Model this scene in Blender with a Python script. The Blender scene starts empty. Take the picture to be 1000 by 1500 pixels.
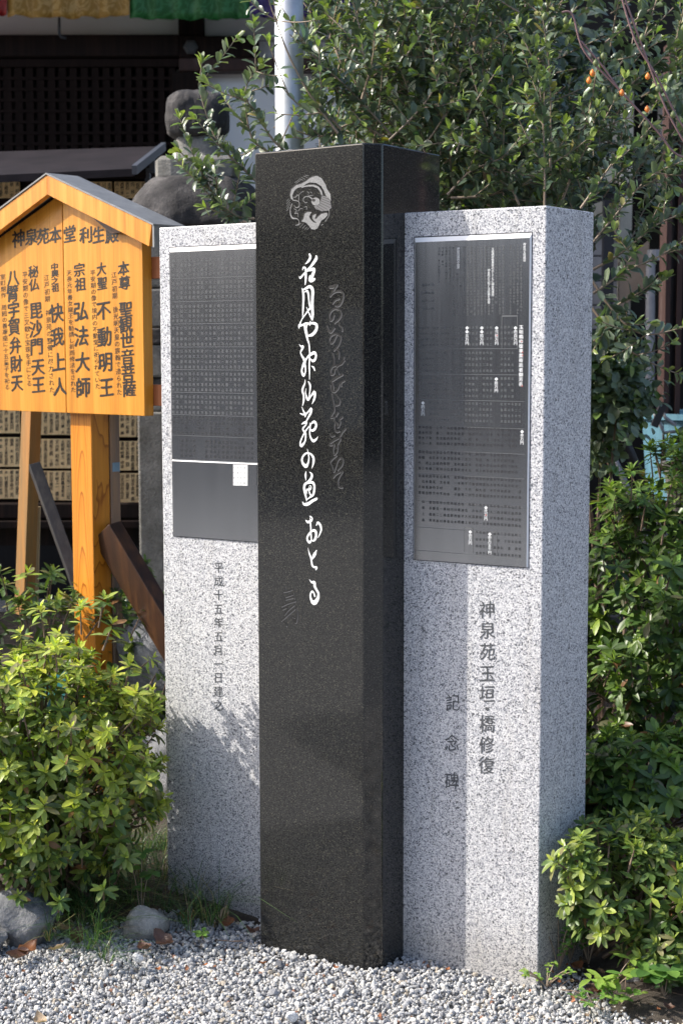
import bpy, math, random
import numpy as np
from mathutils import Vector, Matrix
random.seed(7); rng = np.random.default_rng(7)
sc = bpy.context.scene
COL = sc.collection

# ------------------------------------------------------------------ camera
FPX, PITCH, ROLL = 2290.0, math.radians(5.8), math.radians(-0.1)
CAM = np.array([0.0, 0.0, 1.5])
fw = np.array([0, math.cos(PITCH), -math.sin(PITCH)]); rt0 = np.array([1.0, 0, 0]); up0 = np.cross(rt0, fw)
rt = rt0 * math.cos(ROLL) + up0 * math.sin(ROLL); up = up0 * math.cos(ROLL) - rt0 * math.sin(ROLL)
def ray(x, y): return fw + rt * (x - 500) / FPX - up * (y - 750) / FPX
def atY(x, y, Y):
    d = ray(x, y); return CAM + d * (Y / d[1])
def atZ(x, y, z):
    d = ray(x, y); return CAM + d * ((z - CAM[2]) / d[2])
def proj(P):
    q = np.asarray(P) - CAM; w = q @ fw
    return 500 + FPX * (q @ rt) / w, 750 - FPX * (q @ up) / w, w
cd = bpy.data.cameras.new('camera'); cam = bpy.data.objects.new('camera', cd); COL.objects.link(cam)
cd.sensor_fit = 'VERTICAL'; cd.sensor_height = 36; cd.sensor_width = 24; cd.lens = FPX / 1500 * 36
cd.clip_start = 0.05; cd.clip_end = 600
M = Matrix.Identity(4)
for i in range(3):
    M[i][0] = rt[i]; M[i][1] = up[i]; M[i][2] = -fw[i]; M[i][3] = CAM[i]
cam.matrix_world = M; sc.camera = cam
cd.dof.use_dof = True; cd.dof.focus_distance = 3.85; cd.dof.aperture_fstop = 6.3

# ------------------------------------------------------------------ light
SUN_EL, SUN_AZ = math.radians(39), math.radians(1)      # light travels along +x, turned by SUN_AZ
w = bpy.data.worlds.new('World'); sc.world = w; w.use_nodes = True
nt = w.node_tree; bg = nt.nodes['Background']
sky = nt.nodes.new('ShaderNodeTexSky'); sky.sky_type = 'NISHITA'; sky.sun_disc = False
sky.sun_elevation = SUN_EL; sky.sun_rotation = math.radians(-90 + 1)
sky.air_density = 0.9; sky.dust_density = 3.0
nt.links.new(sky.outputs[0], bg.inputs[0]); bg.inputs[1].default_value = 0.15
sl = bpy.data.lights.new('sun', 'SUN'); so = bpy.data.objects.new('sun', sl); COL.objects.link(so)
sl.energy = 3.1; sl.angle = math.radians(0.53); sl.color = (1.0, 0.94, 0.84)
trav = Vector((math.cos(SUN_AZ) * math.cos(SUN_EL), math.sin(SUN_AZ) * math.cos(SUN_EL), -math.sin(SUN_EL)))
so.rotation_euler = trav.to_track_quat('-Z', 'Y').to_euler(); so.location = (-3, 3, 5)
sc.view_settings.view_transform = 'Standard'; sc.view_settings.look = 'None'
sc.view_settings.gamma = 1; sc.view_settings.use_curve_mapping = False
sc.view_settings.exposure = 0.98

# ------------------------------------------------------------------ materials
def mat(name, build, **kw):
    m = bpy.data.materials.new(name); m.use_nodes = True
    t = m.node_tree; p = t.nodes['Principled BSDF']
    for k, v in kw.items(): p.inputs[k.replace('_', ' ')].default_value = v
    if build: build(t, p)
    return m
def N(t, typ, **kw):
    n = t.nodes.new('ShaderNode' + typ)
    for k, v in kw.items():
        if k in n.inputs.keys(): n.inputs[k].default_value = v
        else: setattr(n, k, v)
    return n
def coords(t, scale=(1, 1, 1), rot=(0, 0, 0), kind='Object'):
    c = N(t, 'TexCoord'); m = N(t, 'Mapping'); m.inputs['Scale'].default_value = scale; m.inputs['Rotation'].default_value = rot
    t.links.new(c.outputs[kind], m.inputs[0]); return m.outputs[0]
def ramp(t, src, stops, interp='LINEAR'):
    r = N(t, 'ValToRGB'); r.color_ramp.interpolation = interp
    e = r.color_ramp.elements
    while len(e) < len(stops): e.new(0.5)
    for i, (p, c) in enumerate(stops):
        e[i].position = p; e[i].color = (c, c, c, 1) if isinstance(c, (int, float)) else (*c, 1)
    t.links.new(src, r.inputs[0]); return r.outputs[0]
def mix(t, fac, a, b, mode='MIX'):
    m = N(t, 'Mix', data_type='RGBA', blend_type=mode)
    for i, v in ((0, fac), (6, a), (7, b)):
        if isinstance(v, (int, float)): m.inputs[i].default_value = v
        elif isinstance(v, tuple): m.inputs[i].default_value = (*v, 1)
        else: t.links.new(v, m.inputs[i])
    return m.outputs[2]
def noise(t, vec, scale, detail=3, rough=0.55):
    n = N(t, 'TexNoise', Scale=scale, Detail=detail, Roughness=rough); t.links.new(vec, n.inputs['Vector']); return n.outputs[0]
def vor(t, vec, scale, out='Color'):
    n = N(t, 'TexVoronoi', Scale=scale); t.links.new(vec, n.inputs['Vector']); return n.outputs[out]
def bump(t, p, h, strength=0.3, dist=0.01):
    b = N(t, 'Bump', Strength=strength, Distance=dist); t.links.new(h, b.inputs['Height']); t.links.new(b.outputs[0], p.inputs['Normal'])
def bw(t, c):
    s = N(t, 'SeparateColor'); t.links.new(c, s.inputs[0]); return s.outputs[0]

def b_granite(t, p):
    v = coords(t)
    wob = N(t, 'TexNoise', Scale=260.0, Detail=2.0); t.links.new(v, wob.inputs['Vector'])
    vv = mix(t, 0.0035, v, wob.outputs[1], 'ADD')
    g = bw(t, vor(t, vv, 400))
    base = ramp(t, g, [(0.0, (0.16, 0.165, 0.19)), (0.12, (0.29, 0.30, 0.33)), (0.34, (0.52, 0.525, 0.545)), (0.62, (0.66, 0.66, 0.67)), (0.95, (0.78, 0.77, 0.76))])
    n2 = noise(t, v, 260, 3, 0.7)
    dk = ramp(t, n2, [(0.36, (0.45, 0.47, 0.52)), (0.50, (1, 1, 1)), (1.0, (1, 1, 1))])
    c = mix(t, 0.85, base, dk, 'MULTIPLY')
    g2 = bw(t, vor(t, vv, 300))
    blk = ramp(t, g2, [(0.0, (0.12, 0.125, 0.14)), (0.07, (0.22, 0.225, 0.24)), (0.11, (1, 1, 1)), (1, (1, 1, 1))])
    c = mix(t, 0.9, c, blk, 'MULTIPLY')
    big = ramp(t, noise(t, v, 6, 4), [(0.3, (0.93, 0.93, 0.94)), (0.7, (1, 1, 1))])
    c = mix(t, 1.0, c, big, 'MULTIPLY')
    geo = N(t, 'NewGeometry'); sz = N(t, 'SeparateXYZ'); t.links.new(geo.outputs['Position'], sz.inputs[0])
    nzz = noise(t, geo.outputs['Position'], 22, 5, .7); ad = N(t, 'Math', operation='MULTIPLY_ADD'); t.links.new(nzz, ad.inputs[0]); ad.inputs[1].default_value = -.09; t.links.new(sz.outputs[2], ad.inputs[2])
    c = mix(t, 1.0, c, ramp(t, ad.outputs[0], [(0.0, (.84, .82, .78)), (0.05, (.95, .94, .92)), (0.13, (1, 1, 1))]), 'MULTIPLY')
    stn = noise(t, coords(t, (1, 1, .09)), 30, 4, .6); c = mix(t, 1.0, c, ramp(t, stn, [(0.28, (.86, .85, .83)), (0.45, (1, 1, 1))]), 'MULTIPLY')
    t.links.new(c, p.inputs['Base Color'])
    rr = ramp(t, g, [(0, 0.30), (1, 0.50)]); t.links.new(rr, p.inputs['Roughness'])
M_GRAN = mat('grey_granite', b_granite)
def b_black(t, p):
    v = coords(t)
    g = vor(t, v, 620)
    s = N(t, 'SeparateColor'); t.links.new(g, s.inputs[0])
    sp = ramp(t, s.outputs[0], [(0.0, (0.011, 0.0115, 0.012)), (0.55, (0.018, 0.0185, 0.0185)), (0.84, (0.028, 0.0285, 0.0275)), (0.96, (0.050, 0.050, 0.044)), (1.0, (0.10, 0.095, 0.07))])
    n = ramp(t, noise(t, v, 900, 2), [(0.35, (0.55, 0.55, 0.55)), (0.65, (1.3, 1.3, 1.3))])
    t.links.new(mix(t, 1.0, sp, n, 'MULTIPLY'), p.inputs['Base Color'])
    wv = N(t, 'TexNoise', Scale=2.2, Detail=1.0); t.links.new(v, wv.inputs['Vector'])
    t.links.new(ramp(t, wv.outputs[0], [(0.3, 0.05), (0.7, 0.10)]), p.inputs['Roughness'])
    bump(t, p, noise(t, v, 5, 1), 0.03, 0.01)
M_BLACK = mat('black_granite', b_black, Specular_IOR_Level=0.55)
M_BLACKROUGH = mat('black_granite_rough', lambda t, p: (t.links.new(ramp(t, noise(t, coords(t), 160, 5, .7), [(0.3, .012), (0.7, .07)]), p.inputs['Base Color']), bump(t, p, noise(t, coords(t), 60, 4), .8, .01)), Roughness=0.55)
def b_steel(t, p):
    v = coords(t, (260, 260, 3)); n = noise(t, v, 1, 4)
    t.links.new(ramp(t, n, [(0.3, 0.20), (0.7, 0.24)]), p.inputs['Roughness'])
    st = ramp(t, noise(t, coords(t, (22, 22, 1.2)), 1, 3), [(0.3, (0.37, 0.375, 0.385)), (0.7, (0.43, 0.435, 0.445))])
    t.links.new(st, p.inputs['Base Color'])
    bump(t, p, n, 0.012, 0.001)
M_STEEL = mat('brushed_steel', b_steel, Metallic=1.0)
M_BEVSHEEN = mat('bevel_sky_sheen', None, Base_Color=(0.9, 0.9, 0.9, 1), Metallic=0.0, Roughness=0.35)  # plain white instead of metal paints the bevel's bright sky reflection
M_ENGR = mat('engraved_grey', None, Base_Color=(0.13, 0.135, 0.14, 1), Roughness=0.7)
M_ENGRD = mat('engraved_dark', None, Base_Color=(0.035, 0.035, 0.04, 1), Roughness=0.6)
M_WHITEP = mat('white_inlay_paint', lambda t, p: t.links.new(ramp(t, noise(t, coords(t), 90, 3), [(0.3, (0.66, 0.67, 0.68)), (0.6, (0.84, 0.85, 0.86))]), p.inputs['Base Color']), Roughness=0.55)
M_REDP = mat('red_print', None, Base_Color=(0.55, 0.12, 0.10, 1), Roughness=0.6)
M_CARVEL = mat('carved_light', lambda t, p: t.links.new(ramp(t, noise(t, coords(t), 300, 3), [(0.3, (0.13, 0.135, 0.14)), (0.7, (0.27, 0.27, 0.27))]), p.inputs['Base Color']), Roughness=0.6)
M_CARVED = mat('carved_dark', None, Base_Color=(0.003, 0.003, 0.003, 1), Roughness=0.5)
M_CARVEG = mat('carved_edge', None, Base_Color=(0.13, 0.13, 0.135, 1), Roughness=0.45)
M_INK = mat('black_ink', None, Base_Color=(0.012, 0.010, 0.010, 1), Roughness=0.4)
M_GROOVE = mat('granite_groove', lambda t, p: t.links.new(ramp(t, noise(t, coords(t), 300, 3), [(0.3, (0.035, 0.038, 0.042)), (0.75, (0.13, 0.135, 0.145))]), p.inputs['Base Color']), Roughness=0.8)
def wood(name, ca, cb, cc, rough, gs=1.0, ringy=0.0, spec=0.5):
    def b(t, p):
        v = coords(t, (1, 1, 0.045)); d = noise(t, v, 55 * gs, 5, 0.6)
        v2 = coords(t, (1, 1, 0.02)); f = noise(t, v2, 420 * gs, 3, 0.7)
        c = ramp(t, d, [(0.25, ca), (0.5, cb), (0.78, cc)])
        c = mix(t, 0.5, c, ramp(t, f, [(0.3, (0.72, 0.66, 0.58)), (0.65, (1.08, 1.08, 1.08))]), 'MULTIPLY')
        if ringy:
            cm = N(t, 'TexCoord'); sx = N(t, 'SeparateXYZ'); t.links.new(cm.outputs['Object'], sx.inputs[0])
            def mth(op, a_, b_=0.0):
                q = N(t, 'Math', operation=op)
                for i_, v_ in enumerate((a_, b_)):
                    if isinstance(v_, (int, float)): q.inputs[i_].default_value = v_
                    else: t.links.new(v_, q.inputs[i_])
                return q.outputs[0]
            uu = mth('ADD', mth('MULTIPLY', sx.outputs[0], .731), mth('MULTIPLY', sx.outputs[1], -.682))
            nz = noise(t, coords(t, (1, 1, .35)), 9, 3, .5); nz2 = noise(t, coords(t, (1, 1, .05)), 70, 2, .5)
            uu = mth('ADD', uu, mth('MULTIPLY', mth('SUBTRACT', nz, .5), .018))
            ff = mth('ADD', mth('ADD', mth('MULTIPLY', sx.outputs[2], 7.5), mth('MULTIPLY', mth('MULTIPLY', uu, uu), 1500.0)), mth('MULTIPLY', nz, 2.2))
            fr = mth('FRACT', ff)
            rc = ramp(t, fr, [(0.0, (1.08, 1.08, 1.08)), (0.5, (1.04, 1.02, 1.0)), (0.84, (0.92, 0.86, 0.8)), (0.95, (0.50, 0.34, 0.2)), (1.0, (0.95, 0.9, 0.85))])
            c = mix(t, ringy, c, rc, 'MULTIPLY')
        t.links.new(c, p.inputs['Base Color']); bump(t, p, f, 0.12, 0.002)
    return mat(name, b, Roughness=rough, Specular_IOR_Level=spec)
M_WOOD = wood('varnished_cypress', (0.40, 0.15, 0.012), (0.54, 0.225, 0.022), (0.68, 0.325, 0.05), 0.36, 0.5)
M_WOODF = wood('bargeboard_wood', (0.38, 0.125, 0.014), (0.60, 0.235, 0.028), (0.74, 0.36, 0.07), 0.34, 0.6)
M_POST = wood('varnished_post', (0.50, 0.18, 0.014), (0.57, 0.22, 0.022), (0.61, 0.26, 0.035), 0.32, 0.3, 1.0)
M_WOODD = wood('dark_stained_wood', (0.018, 0.008, 0.004), (0.045, 0.018, 0.008), (0.12, 0.05, 0.016), 0.4, 0.4)
M_WEATH = wood('weathered_wood', (0.12, 0.09, 0.07), (0.24, 0.17, 0.13), (0.42, 0.24, 0.12), 0.7, 0.6)
M_OCHRE = wood('ochre_wood', (0.17, 0.12, 0.05), (0.30, 0.15, 0.04), (0.48, 0.19, 0.03), 0.55, 0.6)
M_REDW = wood('red_batten_wood', (0.22, 0.07, 0.03), (0.30, 0.10, 0.04), (0.38, 0.15, 0.07), 0.5, 0.6)
M_PALEW = wood('pale_wood', (0.32, 0.24, 0.14), (0.42, 0.33, 0.2), (0.5, 0.4, 0.27), 0.6, 0.6)
M_PLAQUE = wood('plaque_wood', (0.58, 0.38, 0.17), (0.72, 0.50, 0.25), (0.80, 0.60, 0.33), 0.6, 0.4)
M_BLACKW = wood('blackened_timber', (0.012, 0.012, 0.014), (0.025, 0.024, 0.026), (0.06, 0.055, 0.05), 0.5, 0.6)
M_DARKW = wood('dark_building_timber', (0.006, 0.004, 0.004), (0.013, 0.008, 0.007), (0.028, 0.014, 0.011), 0.8, 0.6, spec=0.15)
M_LATT = wood('lattice_timber', (0.010, 0.006, 0.005), (0.015, 0.009, 0.008), (0.022, 0.013, 0.011), 0.85, 0.6, spec=0.12)
def stone(name, a, b_, c, rough=0.85, sc_=14, bs=0.6):
    def b(t, p):
        v = coords(t)
        n1 = noise(t, v, sc_, 8, 0.7); n2 = noise(t, v, sc_ * 12, 4, 0.7)
        col = ramp(t, n1, [(0.3, a), (0.5, b_), (0.72, c)])
        col = mix(t, 0.6, col, ramp(t, n2, [(0.3, (0.6, 0.6, 0.6)), (0.7, (1.2, 1.2, 1.2))]), 'MULTIPLY')
        t.links.new(col, p.inputs['Base Color']); bump(t, p, n2, bs, 0.01)
    return mat(name, b, Roughness=rough)
M_LSTONE = stone('dark_lantern_stone', (0.016, 0.015, 0.016), (0.042, 0.039, 0.040), (0.15, 0.14, 0.137), sc_=9)
M_SHAFT = stone('lantern_shaft_stone', (0.12, 0.115, 0.10), (0.20, 0.195, 0.18), (0.32, 0.31, 0.29), sc_=9)
M_ROCK = stone('blue_grey_rock', (0.10, 0.105, 0.115), (0.20, 0.205, 0.215), (0.40, 0.39, 0.38), sc_=10)
M_ROCKL = stone('pale_rock', (0.22, 0.22, 0.21), (0.36, 0.36, 0.34), (0.55, 0.53, 0.50), sc_=16)
M_QUARTZ = stone('white_quartz', (0.5, 0.5, 0.5), (0.75, 0.75, 0.75), (0.85, 0.85, 0.84), sc_=30, bs=0.3)
M_PLASTER = mat('white_plaster', lambda t, p: t.links.new(ramp(t, noise(t, coords(t), 2, 4), [(0.3, (0.76, 0.76, 0.78)), (0.7, (0.82, 0.82, 0.84))]), p.inputs['Base Color']), Roughness=0.9)
M_ROOFM = mat('grey_roof_sheet', lambda t, p: t.links.new(ramp(t, noise(t, coords(t), 18, 6, .7), [(0.3, (0.17, 0.175, 0.18)), (0.6, (0.24, 0.245, 0.25)), (0.8, (0.36, 0.36, 0.36))]), p.inputs['Base Color']), Roughness=0.45, Metallic=0.3)
M_SHROOF = mat('dark_shed_roof', lambda t, p: t.links.new(ramp(t, noise(t, coords(t), 9, 5), [(0.3, (0.010, 0.007, 0.008)), (0.7, (0.022, 0.016, 0.018))]), p.inputs['Base Color']), Roughness=0.65, Specular_IOR_Level=0.2)
M_ROOFEDGE = mat('roof_edge_metal', None, Base_Color=(0.07, 0.075, 0.09, 1), Roughness=0.4)
def b_ground(t, p):
    v = coords(t)
    d = vor(t, v, 95, 'Distance'); c = vor(t, v, 95)
    g = ramp(t, bw(t, c), [(0, (0.25, 0.26, 0.27)), (0.5, (0.42, 0.43, 0.44)), (1, (0.6, 0.6, 0.6))])
    t.links.new(mix(t, 1.0, g, ramp(t, d, [(0.0, (1, 1, 1)), (0.7, (0.45, 0.45, 0.45))]), 'MULTIPLY'), p.inputs['Base Color']); bump(t, p, d, -0.8, 0.01)
M_GROUND = mat('gravel_yard', b_ground, Roughness=0.9)
M_SOIL = stone('dark_soil', (0.045, 0.036, 0.028), (0.09, 0.072, 0.055), (0.18, 0.15, 0.12), sc_=25, bs=1.0)
def attr_mat(name, rough=0.45, trans=0.0, spec=0.5, coat=0.0, nz=0.0, bmp=0.0):
    def b(t, p):
        a = N(t, 'Attribute', attribute_name='tint'); c = a.outputs[0]
        if nz:
            n = noise(t, coords(t), nz, 4, 0.7)
            c = mix(t, 1.0, c, ramp(t, n, [(0.3, (0.75, 0.75, 0.75)), (0.7, (1.2, 1.2, 1.2))]), 'MULTIPLY')
            if bmp: bump(t, p, n, bmp, 0.004)
        t.links.new(c, p.inputs['Base Color'])
        p.inputs['Roughness'].default_value = rough; p.inputs['Specular IOR Level'].default_value = spec
        if trans:
            tr = N(t, 'BsdfTranslucent'); m2 = mix(t, 1.0, c, (1.5, 1.7, 0.5), 'MULTIPLY'); t.links.new(m2, tr.inputs[0])
            ms = N(t, 'MixShader'); ms.inputs[0].default_value = trans
            t.links.new(p.outputs[0], ms.inputs[1]); t.links.new(tr.outputs[0], ms.inputs[2])
            t.links.new(ms.outputs[0], t.nodes['Material Output'].inputs[0])
    return mat(name, b)
M_LEAF = attr_mat('azalea_leaf', 0.38, 0.28, 0.5, nz=60)
M_TLEAF = attr_mat('glossy_leaf', 0.32, 0.20, 0.7, nz=80)
M_PEB = attr_mat('gravel_stone', 0.75, 0, 0.4, nz=220, bmp=0.3)
M_DEAD = attr_mat('dead_leaf', 0.4, 0.1, 0.5, nz=60, bmp=0.3)
M_GRASS = attr_mat('grass_blade', 0.4, 0.25, 0.5)
M_STEM = mat('brown_stem', lambda t, p: t.links.new(ramp(t, noise(t, coords(t), 60, 4), [(0.3, (0.10, 0.065, 0.045)), (0.7, (0.24, 0.17, 0.12))]), p.inputs['Base Color']), Roughness=0.7)
M_STEMP = mat('pale_stem', None, Base_Color=(0.26, 0.20, 0.145, 1), Roughness=0.6)
M_STEMU = mat('purple_stem', None, Base_Color=(0.20, 0.12, 0.12, 1), Roughness=0.6)
def cloth(name, a, b_):
    def b(t, p):
        n = N(t, 'TexNoise', Scale=9.0, Detail=2.0, Distortion=2.5); t.links.new(coords(t), n.inputs['Vector'])
        f = ramp(t, n.outputs[0], [(0.46, 0.0), (0.50, 1.0), (0.56, 1.0), (0.6, 0.0)])
        t.links.new(mix(t, f, a, b_), p.inputs['Base Color'])
        t.links.new(ramp(t, f, [(0, .55), (1, .35)]), p.inputs['Roughness'])
    return mat(name, b)
M_CRED = cloth('red_brocade', (0.30, 0.01, 0.01), (0.42, 0.03, 0.02)); M_CGOLD = cloth('gold_brocade', (0.40, 0.21, 0.035), (0.55, 0.33, 0.09))
M_CGRN = cloth('green_brocade', (0.015, 0.13, 0.025), (0.03, 0.20, 0.05)); M_CPUR = cloth('purple_brocade', (0.05, 0.02, 0.16), (0.08, 0.04, 0.24))
def plain(name, c, rough=0.5, metal=0.0): return mat(name, lambda t, p: t.links.new(ramp(t, noise(t, coords(t), 12, 5, .65), [(0.3, tuple(x * .75 for x in c)), (0.7, tuple(x * 1.1 for x in c))]), p.inputs['Base Color']), Roughness=rough, Metallic=metal)
M_POLE = plain('galvanised_steel', (0.50, 0.52, 0.55), 0.42, 0.6)
M_RUST = mat('rusty_brown_column', lambda t, p: t.links.new(ramp(t, noise(t, coords(t, (1, 1, .3)), 14, 6, .7), [(0.3, (0.025, 0.010, 0.008)), (0.55, (0.045, 0.018, 0.014)), (0.72, (0.10, 0.075, 0.07))]), p.inputs['Base Color']), Roughness=0.7)
M_TUB = plain('blue_plastic', (0.11, 0.25, 0.34), 0.5); M_TEAL = plain('teal_tarp', (0.02, 0.12, 0.12), 0.5)
M_GRIP = plain('black_rubber', (0.015, 0.015, 0.02), 0.5); M_PIPE = plain('grey_pipe', (0.30, 0.30, 0.32), 0.5)
M_CREAM = plain('cream_panel', (0.5, 0.47, 0.40), 0.7); M_SIDING = plain('grey_siding', (0.34, 0.34, 0.36), 0.7)
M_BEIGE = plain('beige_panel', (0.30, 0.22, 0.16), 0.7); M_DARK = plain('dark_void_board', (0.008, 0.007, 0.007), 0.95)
M_BASKET = plain('grey_basket', (0.14, 0.13, 0.12), 0.7); M_TAPE = plain('blue_tape', (0.22, 0.33, 0.42), 0.5)
M_POD = mat('seed_pod', None, Base_Color=(0.13, 0.16, 0.06, 1), Roughness=0.5); M_ORANGE = mat('orange_lantern_pod', None, Base_Color=(0.75, 0.22, 0.04, 1), Roughness=0.5)

# ------------------------------------------------------------------ helpers
def tagp(o, label=None, cat=None, group=None, kind=None):
    if label: o['label'] = label
    if cat: o['category'] = cat
    if group: o['group'] = group
    if kind: o['kind'] = kind
    return o
def link(name, me, m, parent=None, loc=None):
    if m is not None and not me.materials: me.materials.append(m)
    o = bpy.data.objects.new(name, me); COL.objects.link(o)
    if parent: o.parent = parent
    if loc is not None: o.location = loc
    return o
def empty(name, loc, label, cat, group=None):
    o = bpy.data.objects.new(name, None); COL.objects.link(o); o.location = loc; o.empty_display_size = 0.1
    return tagp(o, label, cat, group)
def fin(o):      # parented object authored in world coordinates
    if o.parent: o.matrix_parent_inverse = Matrix.Translation(-Vector(o.parent.location))
    return o
class MB:
    """collects world-space geometry, build() makes one mesh whose origin is its centre"""
    def __init__(s): s.v = []; s.f = []; s.mi = []
    def add(s, vs, fs, mi=0):
        b = len(s.v); s.v += [tuple(map(float, q)) for q in vs]; s.f += [tuple(i + b for i in f) for f in fs]; s.mi += [mi] * len(fs); return s
    def poly(s, pts, mi=0): return s.add(pts, [tuple(range(len(pts)))], mi)
    def prism(s, pts, off, mi=0):
        """pts: planar ring (3D), off: extrusion vector"""
        n = len(pts); off = np.array(off, float); P = [np.array(q, float) for q in pts]
        fs = [tuple(range(n)), tuple(range(2 * n - 1, n - 1, -1))] + [(i, i + n, (i + 1) % n + n, (i + 1) % n) for i in range(n)]
        return s.add(P + [q + off for q in P], [f[::-1] for f in fs], mi)
    def vprism(s, plan, z0, z1, mi=0): return s.prism([(x, y, z0) for x, y in plan], (0, 0, z1 - z0), mi)
    def box(s, c, sx, sy, sz, ax=None, mi=0):
        c = np.array(c, float); ax = np.eye(3) if ax is None else np.array(ax, float)
        vs = [c + ax[0] * a * sx / 2 + ax[1] * b * sy / 2 + ax[2] * d * sz / 2 for d in (-1, 1) for a, b in ((-1, -1), (1, -1), (1, 1), (-1, 1))]
        return s.add(vs, [(3, 2, 1, 0), (4, 5, 6, 7), (0, 1, 5, 4), (1, 2, 6, 5), (2, 3, 7, 6), (3, 0, 4, 7)], mi)
    def beam(s, a, b, wd, th, side=None, mi=0):
        a = np.array(a, float); b = np.array(b, float); d = b - a; L = np.linalg.norm(d); d /= L
        side = np.array((1, 0, 0) if side is None else side, float); side -= d * (side @ d); side /= np.linalg.norm(side)
        return s.box((a + b) / 2, wd, th, L, [side, np.cross(d, side), d], mi)
    def tube(s, pts, rad, n=6, mi=0, cap=True):
        pts = [np.array(q, float) for q in pts]; m = len(pts)
        rad = [rad] * m if np.isscalar(rad) else list(rad); b = []
        ref = np.array((0.31, 0.2, 0.93))
        for i, q in enumerate(pts):
            d = pts[min(i + 1, m - 1)] - pts[max(i - 1, 0)]; d /= (np.linalg.norm(d) + 1e-9)
            a = np.cross(d, ref); a /= (np.linalg.norm(a) + 1e-9); c = np.cross(d, a)
            b += [q + rad[i] * (a * math.cos(t) + c * math.sin(t)) for t in np.arange(n) * 2 * math.pi / n]
        fs = [(i * n + j, i * n + (j + 1) % n, (i + 1) * n + (j + 1) % n, (i + 1) * n + j) for i in range(m - 1) for j in range(n)]
        if cap: fs += [tuple(range(n))[::-1], tuple(range((m - 1) * n, m * n))]
        return s.add(b, fs, mi)
    def lathe(s, c, prof, n=24, mi=0, sq=None):
        """prof: (r, z); sq: superellipse power for squarish rings"""
        vs = []
        for r, z in prof:
            for k in range(n):
                t = 2 * math.pi * k / n; cx, sy = math.cos(t), math.sin(t)
                f = 1.0 if not sq else 1 / (abs(cx) ** sq + abs(sy) ** sq) ** (1 / sq)
                vs.append((c[0] + r * f * cx, c[1] + r * f * sy, c[2] + z))
        fs = [(i * n + j, i * n + (j + 1) % n, (i + 1) * n + (j + 1) % n, (i + 1) * n + j) for i in range(len(prof) - 1) for j in range(n)]
        fs += [tuple(range(n))[::-1], tuple(range((len(prof) - 1) * n, len(prof) * n))]
        return s.add(vs, fs, mi)
    def build(s, name, m, parent=None, smooth=False, bevel=0, seg=2, recalc=True):
        V = np.array(s.v); c = (V.min(0) + V.max(0)) / 2
        me = bpy.data.meshes.new(name); me.from_pydata((V - c).tolist(), [], s.f)
        ms = m if isinstance(m, (list, tuple)) else [m]
        for q in ms: me.materials.append(q)
        if len(ms) > 1: me.polygons.foreach_set('material_index', s.mi)
        if smooth: me.polygons.foreach_set('use_smooth', [True] * len(me.polygons))
        me.update()
        if recalc:
            import bmesh
            bm = bmesh.new(); bm.from_mesh(me); bmesh.ops.recalc_face_normals(bm, faces=bm.faces); bm.to_mesh(me); bm.free()
        o = bpy.data.objects.new(name, me); COL.objects.link(o)
        if parent:
            off = Vector((0, 0, 0)); q = parent
            while q: off += q.location; q = q.parent
            o.parent = parent; o.location = Vector(c) - off
        else: o.location = c
        if bevel:
            b = o.modifiers.new('bevel', 'BEVEL'); b.width = bevel; b.segments = seg; b.limit_method = 'ANGLE'; b.angle_limit = math.radians(30); b.harden_normals = False
        return o

def fastmesh(name, V, F, cols, m, smooth=True):
    """V (n,3), F (k,q) all same size, cols (n,3) vertex tint"""
    me = bpy.data.meshes.new(name); k, q = F.shape
    me.vertices.add(len(V)); me.vertices.foreach_set('co', np.asarray(V, np.float32).ravel())
    me.loops.add(k * q); me.loops.foreach_set('vertex_index', F.astype(np.int32).ravel())
    me.polygons.add(k); me.polygons.foreach_set('loop_start', np.arange(0, k * q, q, dtype=np.int32))
    try: me.polygons.foreach_set('loop_total', np.full(k, q, dtype=np.int32))
    except Exception: pass
    me.polygons.foreach_set('use_smooth', np.full(k, smooth))
    me.update(calc_edges=True)
    a = me.color_attributes.new('tint', 'FLOAT_COLOR', 'POINT')
    C = np.ones((len(V), 4), np.float32); C[:, :3] = cols; a.data.foreach_set('color', C.ravel())
    me.materials.append(m); return me

from mathutils import noise as mnoise
def rough(o, amp, sub=2, f=14):
    bpy.context.view_layer.update()
    md_ = o.modifiers.new('sub', 'SUBSURF'); md_.levels = sub; md_.render_levels = sub
    dg = bpy.context.evaluated_depsgraph_get(); me = bpy.data.meshes.new_from_object(o.evaluated_get(dg)); o.modifiers.remove(md_); o.data = me
    for v in me.vertices:
        q = Vector(v.co); v.co = q + v.normal * amp * (mnoise.noise(q * f) + .5 * mnoise.noise(q * f * 2.7) + .35 * mnoise.noise(q * f * 7))
    me.update()
# planes ------------------------------------------------------------------
class Plane:
    """vertical plane through P0 with horizontal in-plane direction u; nrm points to the viewer"""
    def __init__(s, P0, u): s.P0 = np.array(P0, float); s.u = np.array(u, float) / np.linalg.norm(u); s.v = np.array((0, 0, 1.0)); s.n = np.cross(s.u, s.v)
    def px(s, x, y, lift=0.0):
        d = ray(x, y); t = ((s.P0 + s.n * lift - CAM) @ s.n) / (d @ s.n); return CAM + d * t
    def uv(s, P): return (P - s.P0) @ s.u, P[2] - s.P0[2]
    def pt(s, a, b, lift=0.0): return s.P0 + s.u * a + s.v * b + s.n * lift

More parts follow.
